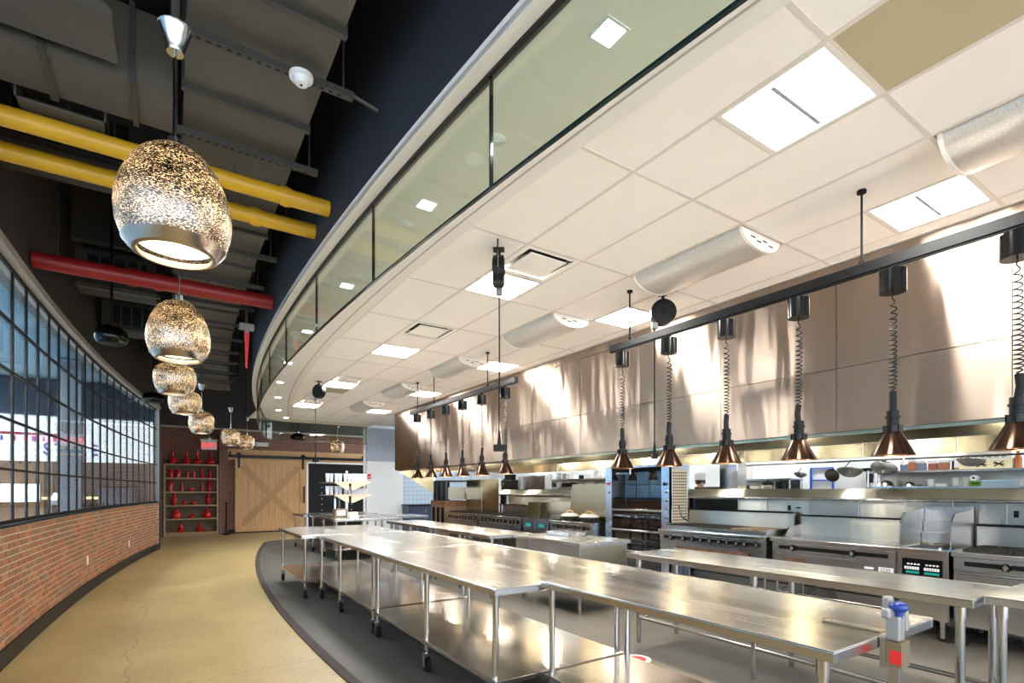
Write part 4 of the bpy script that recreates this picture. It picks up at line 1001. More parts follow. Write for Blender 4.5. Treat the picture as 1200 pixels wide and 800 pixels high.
# cross ducts and louvre box by the left wall
t = thing('cross_duct', 'grey duct crossing from the left wall, above the nearest pendant', 'duct', (-.6, 4.1, 4.02)); box(-.6, .62, -.20, .22, 0, .45).build('duct_section', 'duct', t); box(-.02, .02, -.22, .24, -.02, .47).build('flange', 'strut', t); box(.40, .43, -.22, .24, -.02, .47).build('flange', 'strut', t)
MB().cyl((.4, 0, .45), (.4, 0, 1.28), .007, 6).build('hanger_rod', 'strut', t)
t = thing('access_box', 'small open grey box hung under the cross duct', 'box', (-.55, 4.47, 3.97)); MB().box(-.25, .2, -.10, .12, 0, .01).box(-.25, -.24, -.1, .12, 0, .14).box(.19, .2, -.1, .12, 0, .14).box(-.25, .2, .11, .12, 0, .14).build('tray', 'duct', t); MB().cyl((0, 0, .01), (0, 0, 1.33), .007, 6).build('hanger_rod', 'strut', t)
t = thing('louvre_box', 'grey louvred air handler at the top left of the passage', 'air handler', (-.75, 3.35, 4.05))
box(-.45, .36, -.30, .28, .12, .70).build('casing', 'duct', t); MB().prism([(-.45, .12), (.36, .12), (.50, .02), (.50, -.02), (-.45, -.02)], 'y', .10, .46).build('boot', 'duct', t)
box(-.42, .30, -.27, -.02, .11, .12).build('recess', 'hole', t)
for k in range(8): box(-.42, .30, -.26 + k * .03, -.245 + k * .03, .085, .112).build('louvre', 'strut', t)
box(-.45, .36, .0, .10, .06, .12).build('sill_flange', 'duct', t)
MB().cyl((0, 0, .70), (0, 0, 1.25), .01, 6).build('hanger_rod', 'strut', t)
for q, y in enumerate((6.0, 6.6, 8.3, 9.3, 10.4, 11.6, 12.9, 14.3, 16.0)):
    t = thing('ceiling_joist', 'dark steel joist over the passage, %s from the camera' % ORD[q], 'joist', (.0, y, 4.62), group='dark joists')
    for z in (.66, 0): box(-1.0, .04 if y < 15 else 1.6, -.05, .05, z, z + .02).build('chord', 'strut', t)
    box(-1.0, .04 if y < 15 else 1.6, -.008, .008, .02, .66).build('web', 'upper_wall', t)
for q, (y, z, x0, x1) in enumerate(((8.85, 4.15, -1.0, .0), (10.8, 4.1, -.9, .1), (5.75, 4.2, -1.15, .0))):
    t = thing('vent_box', 'dark square vent box by the left wall, %s' % ('second from the camera' if q == 0 else 'farthest one' if q == 1 else 'nearest one'), 'vent', ((x0 + x1) / 2, y, z), group='dark vent boxes')
    w_ = (x1 - x0) / 2
    box(-w_, w_ * .7, -.25, .25, .05, .5).build('casing', 'upper_wall', t); box(-w_ * .8, w_ * .5, -.27, -.25, .12, .42).build('grille', 'hole', t); box(-w_ - .0, w_ * .8, -.28, -.22, 0, .05).build('lip', 'duct', t)
    for k in range(5): box(-w_ * .8 + k * w_ * .28, -w_ * .8 + k * w_ * .28 + .02, -.275, -.27, .12, .42).build('slat', 'strut', t)
    MB().cyl((0, 0, .5), (0, 0, 1.15 - (z - 4.15)), .01, 6).build('hanger_rod', 'strut', t)
def speaker(lab, x, y, z, r=.18, top=5.3):
    t = thing('pendant_speaker', lab, 'speaker', (x, y, z), group='black pendant speakers')
    MB().lathe([(0, -.09), (r * .8, -.085), (r * .95, -.05), (r, 0), (r * .9, .07), (r * .5, .13), (.03, .15), (0, .15)], 28).build('body', 'black_gloss', t, smooth=50)
    MB().lathe([(0, -.095), (r * .75, -.09)], 24).build('grille', 'black', t); MB().cyl((0, 0, .14), (0, 0, top - z), .016, 8).build('stem', 'black', t); MB().cyl((0, 0, .14), (0, 0, .19), .03, 12).build('collar', 'chrome', t)
speaker('black pendant speaker by the left wall, nearer one', -.60, 8.2, 3.46)
speaker('black pendant speaker above the window end, farther one', -.30, 14.5, 3.64, .22)
speaker('black dome speaker hanging before the brick back wall', 3.64, 18.7, 3.32, .24)
t = thing('strobe_drop', 'grey ceiling rod with junction box and red ribbon', 'alarm', (.87, 7.8, 3.74))
MB().cyl((0, 0, .0), (0, 0, 1.56), .018, 10).build('rod', 'strut', t); box(-.09, .09, -.05, .05, -.05, .03).build('junction_box', 'cast_grey', t, bevel=.01); MB().cyl((0, 0, -.2), (0, 0, -.04), .03, 12).build('horn', 'cast_grey', t, smooth=40)
MB().prism([(-.022, -.56), (.0, -.58), (.028, -.10), (-.028, -.10)], 'y', -.055, -.05).build('red_ribbon', 'red_label', t)

# ------------------------------------------------------------------ back wall
BY = 21.0
wb = struct(box(-.44, 8.2, BY, BY + .3, 0, 3.66).build('wall_back', 'brick_far'))
struct(box(-.44, 8.2, BY - .25, BY + .3, 3.66, 5.3).build('wall_back_upper', 'upper_wall'))
struct(box(-.3, 8.2, BY - .27, BY - .25, 3.64, 3.70).build('trim_3', 'grey_trim'))
struct(MB().prism([(-.215, 16.42), (-.19, 16.42), (-.38, BY), (-.43, BY)], 'z', 0, 5.3).build('wall_passage', 'upper_wall'))
struct(box(5.5, 8.2, 17.5, 17.55, 0, 5.3).build('wall_service', 'white_paint'))
# brick piers either side of the shelf
for q, (x0, x1) in enumerate(((-.37, -.17), (1.45, 1.72))):
    struct(box(x0, x1, BY - .32, BY, 0, 3.64).build('trim_%d' % (4 + q), 'brick_far'))
struct(box(1.72, 4.4, BY - .02, BY, 0, .14).build('baseboard_back', 'black'))
# open shelf
SX0, SX1 = -.15, 1.43
su = thing('display_shelf', 'tall open oak shelf of red vases by the exit sign', 'shelf', ((SX0 + SX1) / 2, BY - .18, 0))
hw = (SX1 - SX0) / 2
for sgn in (-1, 1): box(min(sgn * hw, sgn * (hw - .05)), max(sgn * hw, sgn * (hw - .05)), -.18, .175, 0, 2.42).build('side', 'shelf_oak', su)
box(-hw, hw, .16, .175, 0, 2.42).build('back_panel', 'shelf_back', su)
SZ = [.12, .585, 1.035, 1.49, 1.955, 2.42]
for z in SZ: box(-hw, hw, -.185, .16, z - .045, z).build('shelf_board', 'shelf_oak', su)
box(-hw + .05, hw - .05, -.14, -.12, 0, .075).build('kick_board', 'shelf_oak', su)
VP = {'longneck': [(0, 0), (.10, 0), (.17, .05), (.18, .10), (.12, .16), (.05, .22), (.035, .30), (.035, .42), (.05, .45)],
      'cylinder': [(0, 0), (.085, 0), (.09, .02), (.09, .22), (.06, .25), (.06, .27)],
      'thin': [(0, 0), (.05, 0), (.055, .02), (.05, .16), (.03, .2), (.035, .22)],
      'bell': [(0, 0), (.10, 0), (.11, .05), (.06, .10), (.045, .16), (.045, .27), (.06, .30)],
      'column': [(0, 0), (.075, 0), (.08, .02), (.08, .33), (.06, .35), (.06, .37)],
      'slim': [(0, 0), (.055, 0), (.06, .03), (.05, .2), (.03, .26), (.03, .29)],
      'bowl': [(0, 0), (.07, 0), (.12, .06), (.125, .09), (.10, .12), (.04, .13)],
      'bottle': [(0, 0), (.07, 0), (.10, .12), (.11, .24), (.06, .29), (.045, .34), (.06, .38)],
      'round': [(0, 0), (.05, 0), (.085, .05), (.085, .09), (.05, .13), (.03, .14)],
      'jar': [(0, 0), (.15, 0), (.185, .08), (.18, .17), (.10, .23), (.09, .25), (.10, .30)],
      'tiered': [(0, 0), (.14, 0), (.15, .05), (.08, .10), (.09, .14), (.05, .19), (.055, .22), (.02, .27), (.01, .32)]}
rows = [('top ledge', 5, [(202, 'longneck'), (217.5, 'longneck'), (230, 'longneck'), (245.5, 'longneck')]),
        ('highest shelf', 4, [(200, 'cylinder'), (208, 'cylinder'), (218.5, 'thin'), (226, 'thin'), (236, 'bell'), (245.5, 'bell')]),
        ('second shelf down', 3, [(199.5, 'column'), (212.5, 'slim'), (222.5, 'bowl'), (236, 'slim'), (245, 'column')]),
        ('third shelf down', 2, [(204, 'bottle'), (215.5, 'round'), (226, 'round'), (243.5, 'bottle')]),
        ('fourth shelf down', 1, [(206, 'jar'), (224, 'round'), (242, 'jar')]),
        ('lowest shelf', 0, [(211, 'tiered'), (233, 'tiered')])]
vmesh = {}
for rn, si, vs in rows:
    for q, (u, kd) in enumerate(vs):
        x = SX0 + (u - 192) / 63 * (SX1 - SX0)
        if kd not in vmesh:
            pf = VP[kd]; vmesh[kd] = (MB().lathe(pf, 20).mesh('body', 'red_ceramic', 50), MB().lathe([(pf[-1][0] * .55, pf[-1][1] - .005), (pf[-1][0] + .006, pf[-1][1]), (pf[-1][0], pf[-1][1] + .012), (pf[-1][0] * .6, pf[-1][1] + .008)], 16).mesh('lip', 'red_ceramic', 50))
        vsc = .8; t = thing('red_vase', 'glossy red %s vase, %s from the left on the %s' % ({'longneck': 'long necked'}.get(kd, kd), ORD[q], rn), 'vase', (x, BY - .19, SZ[si]), group='red vases'); t.scale = (.82, .82, 1)
        link_mesh('body', vmesh[kd][0], t, (0, 0, 0)); link_mesh('lip', vmesh[kd][1], t, (0, 0, 0))
# exit sign, emergency light, stanchion
t = thing('exit_sign', 'red lit exit sign hanging before the brick back wall', 'exit sign', (.945, 17.0, 2.68))
box(-.19, .19, -.03, .03, 0, .24).build('case', 'exit_face', t); box(-.21, .21, -.035, .035, .24, .29).build('top_bar', 'cast_grey', t); text('lettering', 'EXIT', .20, 'exit_red', t, (0, -.034, .115), (PI / 2, 0, 0), .003, sx=.92)
MB().cyl((0, 0, .29), (0, 0, 2.62), .012, 8).build('stem', 'strut', t); MB().cyl((0, 0, .29), (0, 0, .33), .05, 12).build('canopy', 'cast_grey', t)
t = thing('emergency_light', 'small white emergency light on bricks above barn door', 'light', (2.84, BY, 3.14)); box(-.21, .21, -.09, 0, 0, .14).build('case', 'white_label', t, bevel=.01); box(-.18, -.03, -.095, -.09, .03, .11).build('lens', 'white_plastic', t); box(.03, .18, -.095, -.09, .03, .11).build('lens', 'white_plastic', t)
t = thing('black_post', 'low black post with round base beside the brick pier', 'post', (1.66, BY - .5, 0)); MB().cyl((0, 0, .06), (0, 0, 1.1), .03, 12).build('shaft', 'black', t); MB().lathe([(0, .06), (.1, .05), (.13, .02), (.13, 0)], 18).build('base', 'black', t); MB().lathe([(0, 1.14), (.03, 1.13), (.035, 1.1)], 12).build('cap', 'black', t)
# barn door
hb = struct(box(1.74, 6.75, BY - .04, BY, 2.62, 3.0).build('trim_6', 'oak'))
bd = thing('barn_door', 'sliding oak barn door with diagonal cross braces', 'door', (3.16, BY - .14, .05)); dw, dh = 1.20, 2.60
n = 9
for k in range(n): box(-dw + .2 + k * (2 * dw - .4) / n + .003, -dw + .2 + (k + 1) * (2 * dw - .4) / n - .003, .01, .04, .2, dh - .2).build('plank', 'oak', bd)
for sgn in (-1, 1): box(min(sgn * dw, sgn * (dw - .22)), max(sgn * dw, sgn * (dw - .22)), -.01, .05, 0, dh).build('stile', 'oak', bd)
for z in (0, dh - .22): box(-dw + .22, dw - .22, -.01, .05, z, z + .22).build('rail', 'oak', bd)
ln = math.hypot(2 * dw - .44, dh - .44); an = math.atan2(dh - .44, 2 * dw - .44)
for sgn in (-1, 1): MB().obox((0, .0 if sgn < 0 else .002, dh / 2), (ln * .99, .022, .2), Matrix.Rotation(sgn * -an, 3, 'Y')).build('brace', 'oak_dark', bd)
box(dw - .10, dw - .06, -.05, -.01, 1.0, 1.65).build('pull_handle', 'black', bd)
for x in (-dw + .12, dw - .12):
    hg = box(x - .035, x + .035, -.03, -.012, dh - .32, dh + .12).build('hanger_strap', 'black_metal', bd); MB().cyl((x, -.03, dh + .14), (x, .0, dh + .14), .09, 18).build('wheel', 'black_metal', hg, smooth=40)
t = thing('barn_door_rail', 'black steel sliding rail above the oak barn door', 'rail', (4.2, BY - .12, 2.70)); box(-2.45, 2.35, -.02, .02, .0, .10).build('bar', 'black_metal', t); box(2.27, 2.33, -.05, -.02, .0, .2).build('stop', 'black', t); box(-2.43, -2.37, -.05, -.02, 0, .2).build('stop', 'black', t)
for k in range(6): MB().cyl((-2.2 + k * .88, 0, .05), (-2.2 + k * .88, .12, .05), .025, 8).build('standoff', 'black', t)
# black alcove with pegboard shelving beyond the door
t = struct(thing('door_1', '', ''))
for k_ in ('label', 'category'): del t[k_]
box(4.40, 6.62, BY - .012, BY - .004, .0, 2.56).build('panel', 'black', t)
for x in (4.38, 6.60): box(x, x + .07, BY - .07, BY, 0, 2.60).build('jamb', 'white_paint', t)
box(4.38, 6.67, BY - .07, BY, 2.56, 2.62).build('head', 'white_paint', t)
for x in (4.95, 6.1):
    for k in range(7): box(x, x + .02, BY - .016, BY - .012, .3 + k * .22, .34 + k * .22).build('latch_plate', 'chrome', t)
t = thing('fire_alarm', 'small red alarm on the brick strip right of the alcove', 'alarm', (6.78, BY, 1.95)); box(-.05, .05, -.05, 0, -.06, .06).build('case', 'red_label', t, bevel=.008); MB().cyl((0, -.07, 0), (0, -.05, 0), .03, 10).build('lens', 'red_ceramic', t)
t = thing('fire_pull', 'red fire pull on the white wall under the hood end', 'alarm', (5.62, 17.32, 2.0)); box(-.06, .06, -.05, 0, -.08, .08).build('case', 'red_label', t, bevel=.008); box(-.04, .04, -.06, -.05, -.03, 0).build('lever', 'white_label', t)

# ------------------------------------------------------------------ cup rack standing on the far table
rk = thing('cup_rack', 'two tier steel rack with winged shelves on the far table', 'rack', (3.62, 12.85, .91))
for x in (.0,): box(-.03, .03, -.02, .02, 0, 1.10).build('post', 'steel_leg', rk)
box(-.30, -.26, -.02, .02, 0, .55).build('post', 'steel_blue', rk); box(-.10, -.06, .3, .34, 0, .55).build('post', 'steel_leg', rk)
box(-.34, .36, -.35, .45, 0, .02).build('base_plate', 'steel_dull', rk)
for z in (.50, .80):
    box(-.55, .50, -.30, .35, z, z + .022).build('shelf_board', 'brown_metal', rk)
    box(-.36, .50, -.325, -.30, z - .01, z + .03).build('shelf_edge', 'cream_metal', rk)
    MB().prism([(-.35, z), (-.03, z), (-.03, z - .17), (-.08, z - .17)], 'y', -.31, -.295).build('bracket', 'cream_metal', rk); MB().prism([(.03, z), (.48, z), (.08, z - .17), (.03, z - .17)], 'y', -.31, -.295).build('bracket', 'cream_metal', rk)
cupm = MB().lathe([(0, 0), (.035, 0), (.05, .20), (.046, .20), (.032, .01), (0, .01)], 12).mesh('wall', 'clear_plastic', 50)
rimm = MB().lathe([(.046, .198), (.052, .20), (.052, .206), (.046, .206)], 12).mesh('rim', 'white_plastic', 50)
for tier, z in (('upper', .822), ('lower', .522)):
    for q in range(6):
        t = thing('plastic_cup', 'stack of clear plastic cups, %s from left on the %s rack tier' % (ORD[q], tier), 'cup stack', (3.62 - .49 + q * .105, 12.70 + .06 * (q % 2), .91 + z), group='clear cups on the rack')
        link_mesh('wall', cupm, t, (0, 0, 0)); link_mesh('rim', rimm, t, (0, 0, 0))
for tier, z, hh in (('upper', .822, .21), ('lower', .522, .16)):
    t = thing('lid_box', 'translucent white bag of lids on the %s rack tier' % tier, 'bag', (3.62 + .27, 12.85, .91 + z), group='white bags on the rack')
    box(-.19, .20, -.15, .15, 0, hh).build('bag', 'paper', t, bevel=.03); box(-.16, .16, -.155, -.15, .03, hh - .05).build('label_panel', 'clear_plastic', t)
t = thing('napkin_box', 'brown napkin box on the far table under the rack', 'box', (3.30, 12.25, .91)); box(-.14, .14, -.10, .10, 0, .20).build('body', 'brown_metal', t); box(-.10, .10, -.105, -.10, .05, .17).build('opening', 'white_label', t)
t = thing('paper_stack', 'stack of white cartons on the far table under rack', 'carton', (3.52, 11.95, .91)); box(-.10, .10, -.08, .08, 0, .07).build('body', 'paper', t); box(-.11, .09, -.07, .07, .07, .13).build('upper_carton', 'box_cream', t)

# ------------------------------------------------------------------ rear kitchen: shelves and everything on them
def wallshelf(lab, x0, x1, y0, y1, zs, posts=True, group='rear wall shelves'):
    t = thing('storage_shelf', lab, 'shelf', ((x0 + x1) / 2, (y0 + y1) / 2, 0), group=group); hx, hy = (x1 - x0) / 2, (y1 - y0) / 2
    for z in zs: box(-hx, hx, -hy, hy, z - .03, z).build('shelf_board', 'steel', t)
    for yy in (-hy + .02, hy - .02):
        for xx in (-hx + .02, hx - .02): MB().cyl((xx, yy, 0), (xx, yy, zs[-1] + .02), .014, 8).build('post', 'steel_leg', t)
    box(hx - .012, hx, -hy, hy, zs[0], zs[-1]).build('back_sheet', 'steel_dull', t)
wallshelf('steel wall shelf with sauces and boxes behind the fryer', 9.55, 9.98, .2, 3.95, [.9, 1.60, 1.845])
wallshelf('steel shelf with dark pots behind the charbroiler', 9.55, 9.98, 5.2, 6.55, [.9, 1.57, 1.76])
wallshelf('blue lit steel shelf with rows of containers at the left', 9.55, 9.98, 9.6, 14.2, [.9, 1.63, 1.86])
def shelfy(u, x): # y at which a sight line over the pass meets the shelf front
    r = (u - 600) / 610.9; return x * (.8354 - .5496 * r) / (.5496 + .8354 * r)
SXF = 9.72
cont = [(1061, 'sauce_blue', .10), (1059, None, 0), (1070, 'sauce_brown', .13), (1080, 'sauce_blue', .11), (1094, 'sauce_red', .10), (1107, 'sauce_brown', .11), (1122, 'black', .13)]
q = 0
for u, mm, hh in cont:
    if not mm: continue
    names = {'sauce_blue': 'blue tinted', 'sauce_brown': 'brown', 'sauce_red': 'dark red', 'black': 'black'}[mm]
    t = thing('sauce_tub', '%s sauce tub, %s from the left on upper rear shelf' % (names, ORD[q]), 'tub', (SXF, shelfy(u, SXF), 1.845), group='sauce tubs'); q += 1
    MB().box(-.055, .055, -.055, .055, 0, hh).build('contents', mm, t, bevel=.01); box(-.06, .06, -.06, .06, hh, hh + .055).build('lid', 'paper', t, bevel=.012)
t = thing('white_tub', 'white square tub with brown base on the upper rear shelf', 'tub', (SXF, shelfy(1114, SXF) - .14, 1.845)); box(-.06, .06, -.085, .085, .025, .13).build('wall', 'paper', t, bevel=.01); box(-.058, .058, -.083, .083, 0, .025).build('contents', 'sauce_brown', t)
ya, yb = shelfy(1187, SXF), shelfy(1126, SXF)
t = thing('long_box', 'long cream and white carton with black emblems on the upper shelf', 'carton', (SXF, (ya + yb) / 2, 1.845)); hy = (yb - ya) / 2
box(-.08, .08, -hy, hy, 0, .12).build('lower_half', 'box_cream', t); box(-.06, .10, -hy, hy * .75, .12, .25).build('upper_half', 'white_label', t)
for yy in (-hy * .55, .03):
    mb = MB()
    for a in (.6, -.6, .15): mb.obox((-.082, yy, .065), (.004, .12, .014), Matrix.Rotation(a, 3, 'X'))
    mb.build('emblem', 'black', t)
for k in range(7): box(-.062, -.06, -hy * .8 + k * .075, -hy * .8 + .05 + k * .075, .155, .175).build('print_mark', 'column_grey', t)
t = thing('amber_bottle', 'amber glass bottle at the right end of upper rear shelf', 'bottle', (SXF, shelfy(1193, SXF), 1.845)); MB().lathe([(0, 0), (.045, 0), (.045, .14), (.018, .19), (.018, .23), (0, .23)], 16).build('body', 'amber_glass', t, smooth=40); MB().cyl((0, 0, .23), (0, 0, .25), .02, 12).build('cap', 'black', t)
for q, (u, r_) in enumerate(((1038, .12), (1066, .085))):
    t = thing('steel_bowl', ('larger' if q == 0 else 'smaller') + ' upturned steel bowl on the lower rear shelf', 'bowl', (SXF, shelfy(u, SXF), 1.60), group='upturned bowls'); MB().lathe([(r_ * 1.05, 0), (r_, .006), (r_ * .92, r_ * .4), (r_ * .65, r_ * .72), (r_ * .3, r_ * .86), (0, r_ * .88)], 24).build('body', 'chrome', t, smooth=40); MB().lathe([(r_ * 1.02, .003), (r_ * 1.1, .0), (r_ * 1.1, .006)], 24).build('rim', 'steel_leg', t)
for q, (u, r_, hh, mm) in enumerate(((1091, .045, .10, 'clear_plastic'), (1120, .045, .12, 'clear_plastic'), (1133, .05, .13, 'clear_plastic'))):
    t = thing('plastic_jug', 'pale plastic container, %s from the left on lower rear shelf' % ORD[q], 'container', (SXF, shelfy(u, SXF), 1.60), group='pale containers'); MB().lathe([(0, 0), (r_ * .8, 0), (r_, hh), (r_ * .9, hh), (r_ * .7, .01), (0, .01)], 16).build('body', mm, t, smooth=40); MB().lathe([(r_, hh), (r_ * 1.08, hh + .004), (r_, hh + .008)], 16).build('rim', 'white_plastic', t)
t = thing('green_carton', 'small green carton on the lower rear shelf', 'carton', (SXF - .05, shelfy(1146, SXF), 1.60)); box(-.06, .06, -.07, .07, 0, .075).build('body', 'green_box', t); box(-.062, -.06, -.035, .04, .03, .05).build('print_mark', 'black', t)
t = thing('paper_roll', 'white paper roll lying on the green carton', 'paper roll', (SXF - .05, shelfy(1146, SXF) + .02, 1.675)); MB().cyl((-.06, 0, .042), (.06, 0, .042), .042, 18).build('roll', 'paper', t, smooth=40); MB().cyl((-.062, 0, .042), (-.06, 0, .042), .016, 12).build('core', 'black', t)
t = thing('steel_tray', 'deep steel pan at the right of the lower rear shelf', 'pan', (SXF, shelfy(1175, SXF), 1.60)); box(-.12, .12, -.20, .20, 0, .07).build('wall', 'steel', t); box(-.14, .14, -.22, .22, .07, .082).build('rim', 'chrome', t)
t = thing('small_white_box', 'low white box between containers on lower rear shelf', 'box', (SXF, shelfy(1104, SXF), 1.60)); box(-.05, .05, -.06, .06, 0, .035).build('wall', 'paper', t); box(-.053, .053, -.063, .063, .035, .042).build('lid', 'white_plastic', t)
# pot rack with hanging strainers
pr_ = thing('pot_rack', 'steel bar rack hung from the hood with strainers', 'rack', (8.6, 3.6, 1.98))
MB().cyl((0, -2.2, 0), (0, 2.0, 0), .012, 8).build('bar', 'steel_leg', pr_)
for y in (-2.1, -1.1, 0, 1.0, 1.9): MB().cyl((0, y, 0), (0, y, .44), .009, 8).build('hanger_rod', 'white_plastic', pr_)
def strainer(lab, u, r_, z, mm, tilt, hd_=.1):
    t = thing('strainer', lab, 'strainer', (8.56, shelfy(u, 8.56), z), group='hanging strainers')
    t.rotation_euler = (0, tilt, 0)
    MB().lathe([(0, -r_ * .62), (r_ * .5, -r_ * .52), (r_ * .85, -r_ * .25), (r_, 0), (r_ * .96, 0), (r_ * .8, -r_ * .22), (r_ * .46, -r_ * .48), (0, -r_ * .57)], 22).build('basket', mm, t, smooth=50)
    MB().tube([(r_ * math.cos(a), r_ * math.sin(a), 0) for a in [2 * PI * k / 20 for k in range(21)]], .008, 6).build('rim', 'steel_leg', t, smooth=60)
    MB().tube([(0, 0, .0), (0, .0, 1.98 - z)] if False else [(-r_, 0, 0), (-r_ * .4, 0, hd_ * .6), (0, 0, hd_)], .007, 6).build('handle', 'steel_leg', t)
strainer('small dark strainer hanging below the third heat lamp', 938, .09, 1.80, 'steel_dull', .3)
strainer('round fine strainer in the middle of the pot rack', 975, .10, 1.77, 'grate', 1.2)
strainer('large pale colander hanging beside the fine strainer', 996, .17, 1.84, 'steel_dull', .25, .15)
strainer('wide colander tilted behind the copper rimmed lamp', 1036, .16, 1.86, 'steel_dull', .6, .13)
strainer('flat round skimmer near the long cream carton', 1138, .14, 1.93, 'steel_dull', .15, .06)
t = thing('stock_pot', 'tall perforated steel pot on the shelf behind lamps', 'pot', (9.72, 6.2, 1.76)); MB().lathe([(0, 0), (.13, 0), (.14, .02), (.14, .26), (.15, .27), (.135, .26), (.13, .02)], 22).build('wall', 'mesh_perforated', t, smooth=40); MB().tube([(.05, .14, .22), (.0, .18, .22), (-.05, .14, .22)], .008, 6).build('handle', 'steel_leg', t)
for q, y in enumerate((5.45, 5.72)):
    t = thing('black_pot', ('right' if q == 0 else 'left') + ' black cooking pot on the shelf behind the charbroiler', 'pot', (9.70, y, 1.57), group='black pots'); MB().lathe([(0, 0), (.09, 0), (.10, .02), (.10, .12), (.105, .125), (0, .14)], 18).build('body', 'black_metal', t, smooth=40); MB().cyl((0, 0, .135), (0, 0, .165), .018, 10).build('lid_knob', 'black', t)
t = thing('hand_mixer', 'black stick mixer clipped to the rear wall', 'mixer', (10.3, 4.2, 1.55)); MB().cyl((0, 0, .12), (0, 0, .34), .05, 14, r2=.06).build('motor_body', 'black', t, smooth=40); MB().cyl((0, 0, -.2), (0, 0, .12), .02, 10).build('shaft', 'steel_leg', t); box(-.02, .10, -.03, .03, .2, .25).build('wall_clip', 'steel', t); box(-.04, .02, -.03, .12, .32, .38).build('handle', 'black', t)
t = thing('blue_rack', 'white rack with blue rails on the rear wall', 'rack', (10.28, 5.0, 0)); 
for y in (-.20, .20): box(-.02, .02, y - .012, y + .012, 0, 1.95).build('upright', 'sign_blue', t)
for z in (1.95, 1.72): box(-.02, .02, -.2, .2, z, z + .02).build('rail', 'sign_blue', t)
box(.03, .04, -.2, .2, 1.3, 1.95).build('back_sheet', 'paper', t)
q = 0
for tier, z in (('upper', 1.86), ('lower', 1.63)):
    for k in range(12):
        y = 9.85 + k * .34; hh = R.uniform(.09, .16) if tier == 'lower' else R.uniform(.10, .20); mm = R.choice(['paper', 'black', 'steel', 'paper', 'column_grey'])
        cn = {'paper': 'white', 'black': 'black', 'steel': 'steel', 'column_grey': 'grey'}[mm]
        t = thing('food_container', '%s container, %s from the right on the %s blue lit shelf' % (cn, ORD[k], tier), 'container', (9.72, y, z), group='containers on the blue lit shelf')
        if k % 3 == 1: MB().lathe([(0, 0), (.07, 0), (.08, hh), (0, hh)], 14).build('body', mm, t, smooth=40)
        else: box(-.08, .08, -.10, .10, 0, hh).build('body', mm, t, bevel=.008)
        box(-.085, .085, -.105, .105, hh, hh + .012).build('lid', 'white_plastic', t)
t = thing('rear_prep_unit', 'white reach-in counter unit behind the far ranges', 'counter', (9.2, 13.4, 0)); box(-.3, .3, -.6, .6, .1, 1.50).build('body', 'paper', t); box(-.32, .32, -.62, .62, 1.5, 1.54).build('worktop', 'steel_blue', t); box(-.31, -.30, -.5, .5, 1.1, 1.45).build('door', 'white_plastic', t); box(-.28, .28, -.58, .58, 0, .1).build('plinth', 'black', t)
MB().lathe([(0, .03), (.02, .025), (.025, 0)], 10, (0, 0, 1.54)).build('red_button', 'red_label', t)
t = thing('rear_low_unit', 'steel rear counter running behind the splashback wall', 'counter', (8.4, 5.0, 0)); box(-.35, .35, -5.5, 8.0, .1, .9).build('body', 'steel_dull', t); box(-.37, .37, -5.5, 8.0, .9, .94).build('worktop', 'steel', t); box(-.3, .3, -5.4, 7.9, 0, .1).build('plinth', 'black', t)
for q, (y, w_, hh, mm) in enumerate(((5.1, .26, .68, 'steel_gold'), (5.85, .30, .66, 'steel_dull'))):
    t = thing('counter_warmer', ('nearer' if q == 0 else 'slotted farther') + ' steel warmer box on the rear counter by the rotisserie', 'warmer', (8.2, y, .94), group='steel warmers'); box(-.15, .15, -w_, w_, 0, hh).build('body', mm, t, bevel=.01); box(-.155, -.15, -w_ * .8, w_ * .8, hh * .6, hh * .9).build('grille', 'steel_dull', t)
t = thing('steel_riser', 'upright stainless duct behind the rotisserie oven', 'duct', (7.88, 5.25, .0)); box(-.12, .12, -.16, .17, 0, 2.07).build('shaft', 'steel', t); box(-.13, .13, -.17, .18, 1.54, 1.57).build('collar', 'steel_gold', t)

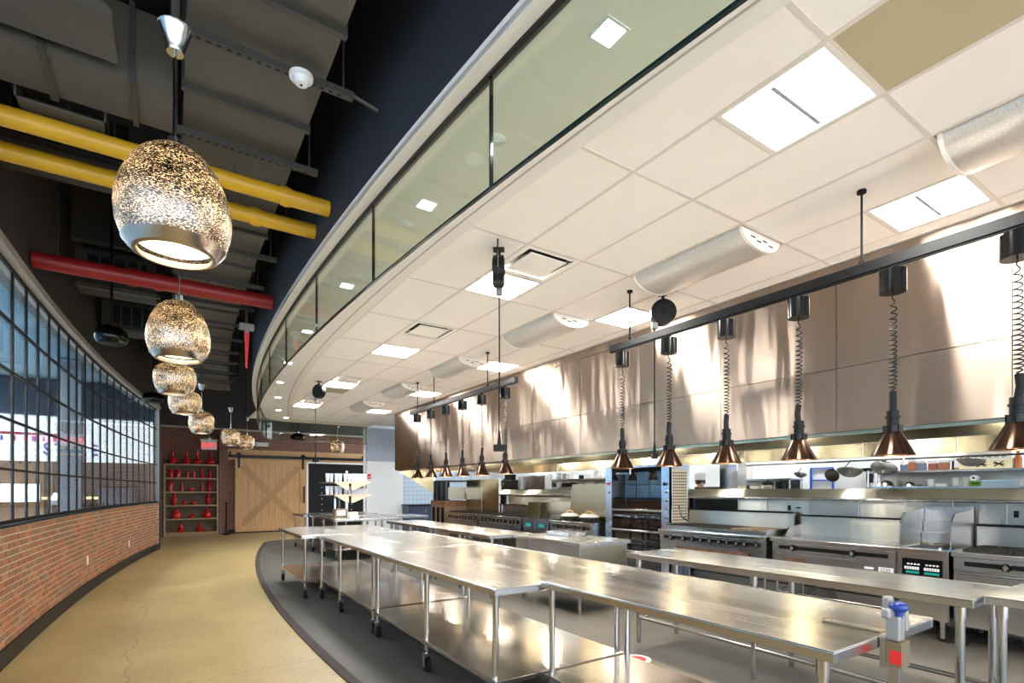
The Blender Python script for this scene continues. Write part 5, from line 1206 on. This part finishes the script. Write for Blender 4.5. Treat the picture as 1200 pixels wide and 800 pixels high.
# ------------------------------------------------------------------ the cook at the rear counter
def person():
    px, py_ = 9.0, 6.75
    t = thing('person', 'cook in white coat and cap standing behind the charbroiler', 'person', (px, py_, 0), math.radians(150))
    vs = [(0, 0, .95), (0, .0, 1.15), (0, .01, 1.36), (0, .01, 1.50), (0, .03, 1.575), (0, .045, 1.66), (0, .05, 1.76),
          (-.10, 0, .90), (-.11, .02, .50), (-.11, -.02, .09), (-.11, .10, .04), (.10, 0, .90), (.11, .02, .50), (.11, -.02, .09), (.11, .10, .04),
          (-.19, 0, 1.44), (-.25, .02, 1.18), (-.20, .22, 1.08), (-.18, .30, 1.07), (.19, 0, 1.44), (.25, .02, 1.18), (.20, .22, 1.08), (.18, .30, 1.07)]
    ed = [(0, 1), (1, 2), (2, 3), (3, 4), (4, 5), (5, 6), (0, 7), (7, 8), (8, 9), (9, 10), (0, 11), (11, 12), (12, 13), (13, 14), (2, 15), (15, 16), (16, 17), (17, 18), (2, 19), (19, 20), (20, 21), (21, 22)]
    rad = [.15, .145, .16, .09, .055, .085, .095, .095, .07, .05, .045, .095, .07, .05, .045, .075, .05, .038, .03, .075, .05, .038, .03]
    me = bpy.data.meshes.new('body'); me.from_pydata(vs, ed, []); me.materials.append(M['cloth_white']); me.materials.append(M['skin']); me.materials.append(M['trouser'])
    o = bpy.data.objects.new('body', me); C.objects.link(o); o.parent = t
    sk = o.modifiers.new('skin', 'SKIN'); sk.use_smooth_shade = True
    for i, r_ in enumerate(rad):
        d = me.skin_vertices[0].data[i]; d.radius = (r_, r_ * (.72 if i in (0, 1, 2) else 1)); d.use_root = (i == 0)
    ss = o.modifiers.new('sub', 'SUBSURF'); ss.levels = 2; ss.render_levels = 2
    dg = bpy.context.evaluated_depsgraph_get(); dg.update()
    m2 = bpy.data.meshes.new_from_object(o.evaluated_get(dg)); o.modifiers.clear(); o.data = m2
    while len(m2.materials) < 3: m2.materials.append(None)
    m2.materials[0] = M['cloth_white']; m2.materials[1] = M['skin']; m2.materials[2] = M['trouser']
    for p in m2.polygons:
        c_ = p.center; p.use_smooth = True
        p.material_index = 1 if (c_.z > 1.53 or (c_.y > .235 and c_.z > .9)) else (2 if c_.z < .86 else 0)
    MB().lathe([(.098, 1.745), (.108, 1.76), (.112, 1.83), (.10, 1.87), (0, 1.885)], 22, (0, .045, 0)).build('cap', 'cloth_white', t, smooth=50)
    MB().lathe([(.088, 1.66), (.099, 1.70), (.101, 1.75), (.09, 1.76)], 20, (0, .03, 0)).build('hair', 'hair', t, smooth=60)
    for s_ in (-1, 1):
        MB().lathe([(0, -.010), (.010, 0), (0, .010)], 8, (s_ * .035, .135, 1.70)).build('eye', 'hair', t, smooth=60)
        MB().lathe([(0, -.03), (.014, -.01), (.016, .012), (0, .03)], 8, (s_ * .092, .04, 1.69)).build('ear', 'skin', t, smooth=60)
        for k in range(5):
            x = s_ * .18 + (k - 2) * .016
            MB().tube([(x, .32, 1.075), (x + (k - 2) * .002, .355 - abs(k - 2) * .006, 1.07), (x + (k - 2) * .003, .385 - abs(k - 2) * .012, 1.05)], .0085, 6).build('finger', 'skin', t, smooth=60)
    MB().prism([(-.012, 1.655), (.012, 1.655), (.006, 1.70), (-.006, 1.70)], 'y', .12, .155).build('nose', 'skin', t, bevel=.005)
    box(-.025, .025, .125, .138, 1.625, 1.633).build('mouth', 'burnt', t)
    box(-.17, .17, .10, .115, .55, 1.15).build('apron', 'cloth_white', t, bevel=.005)
person()
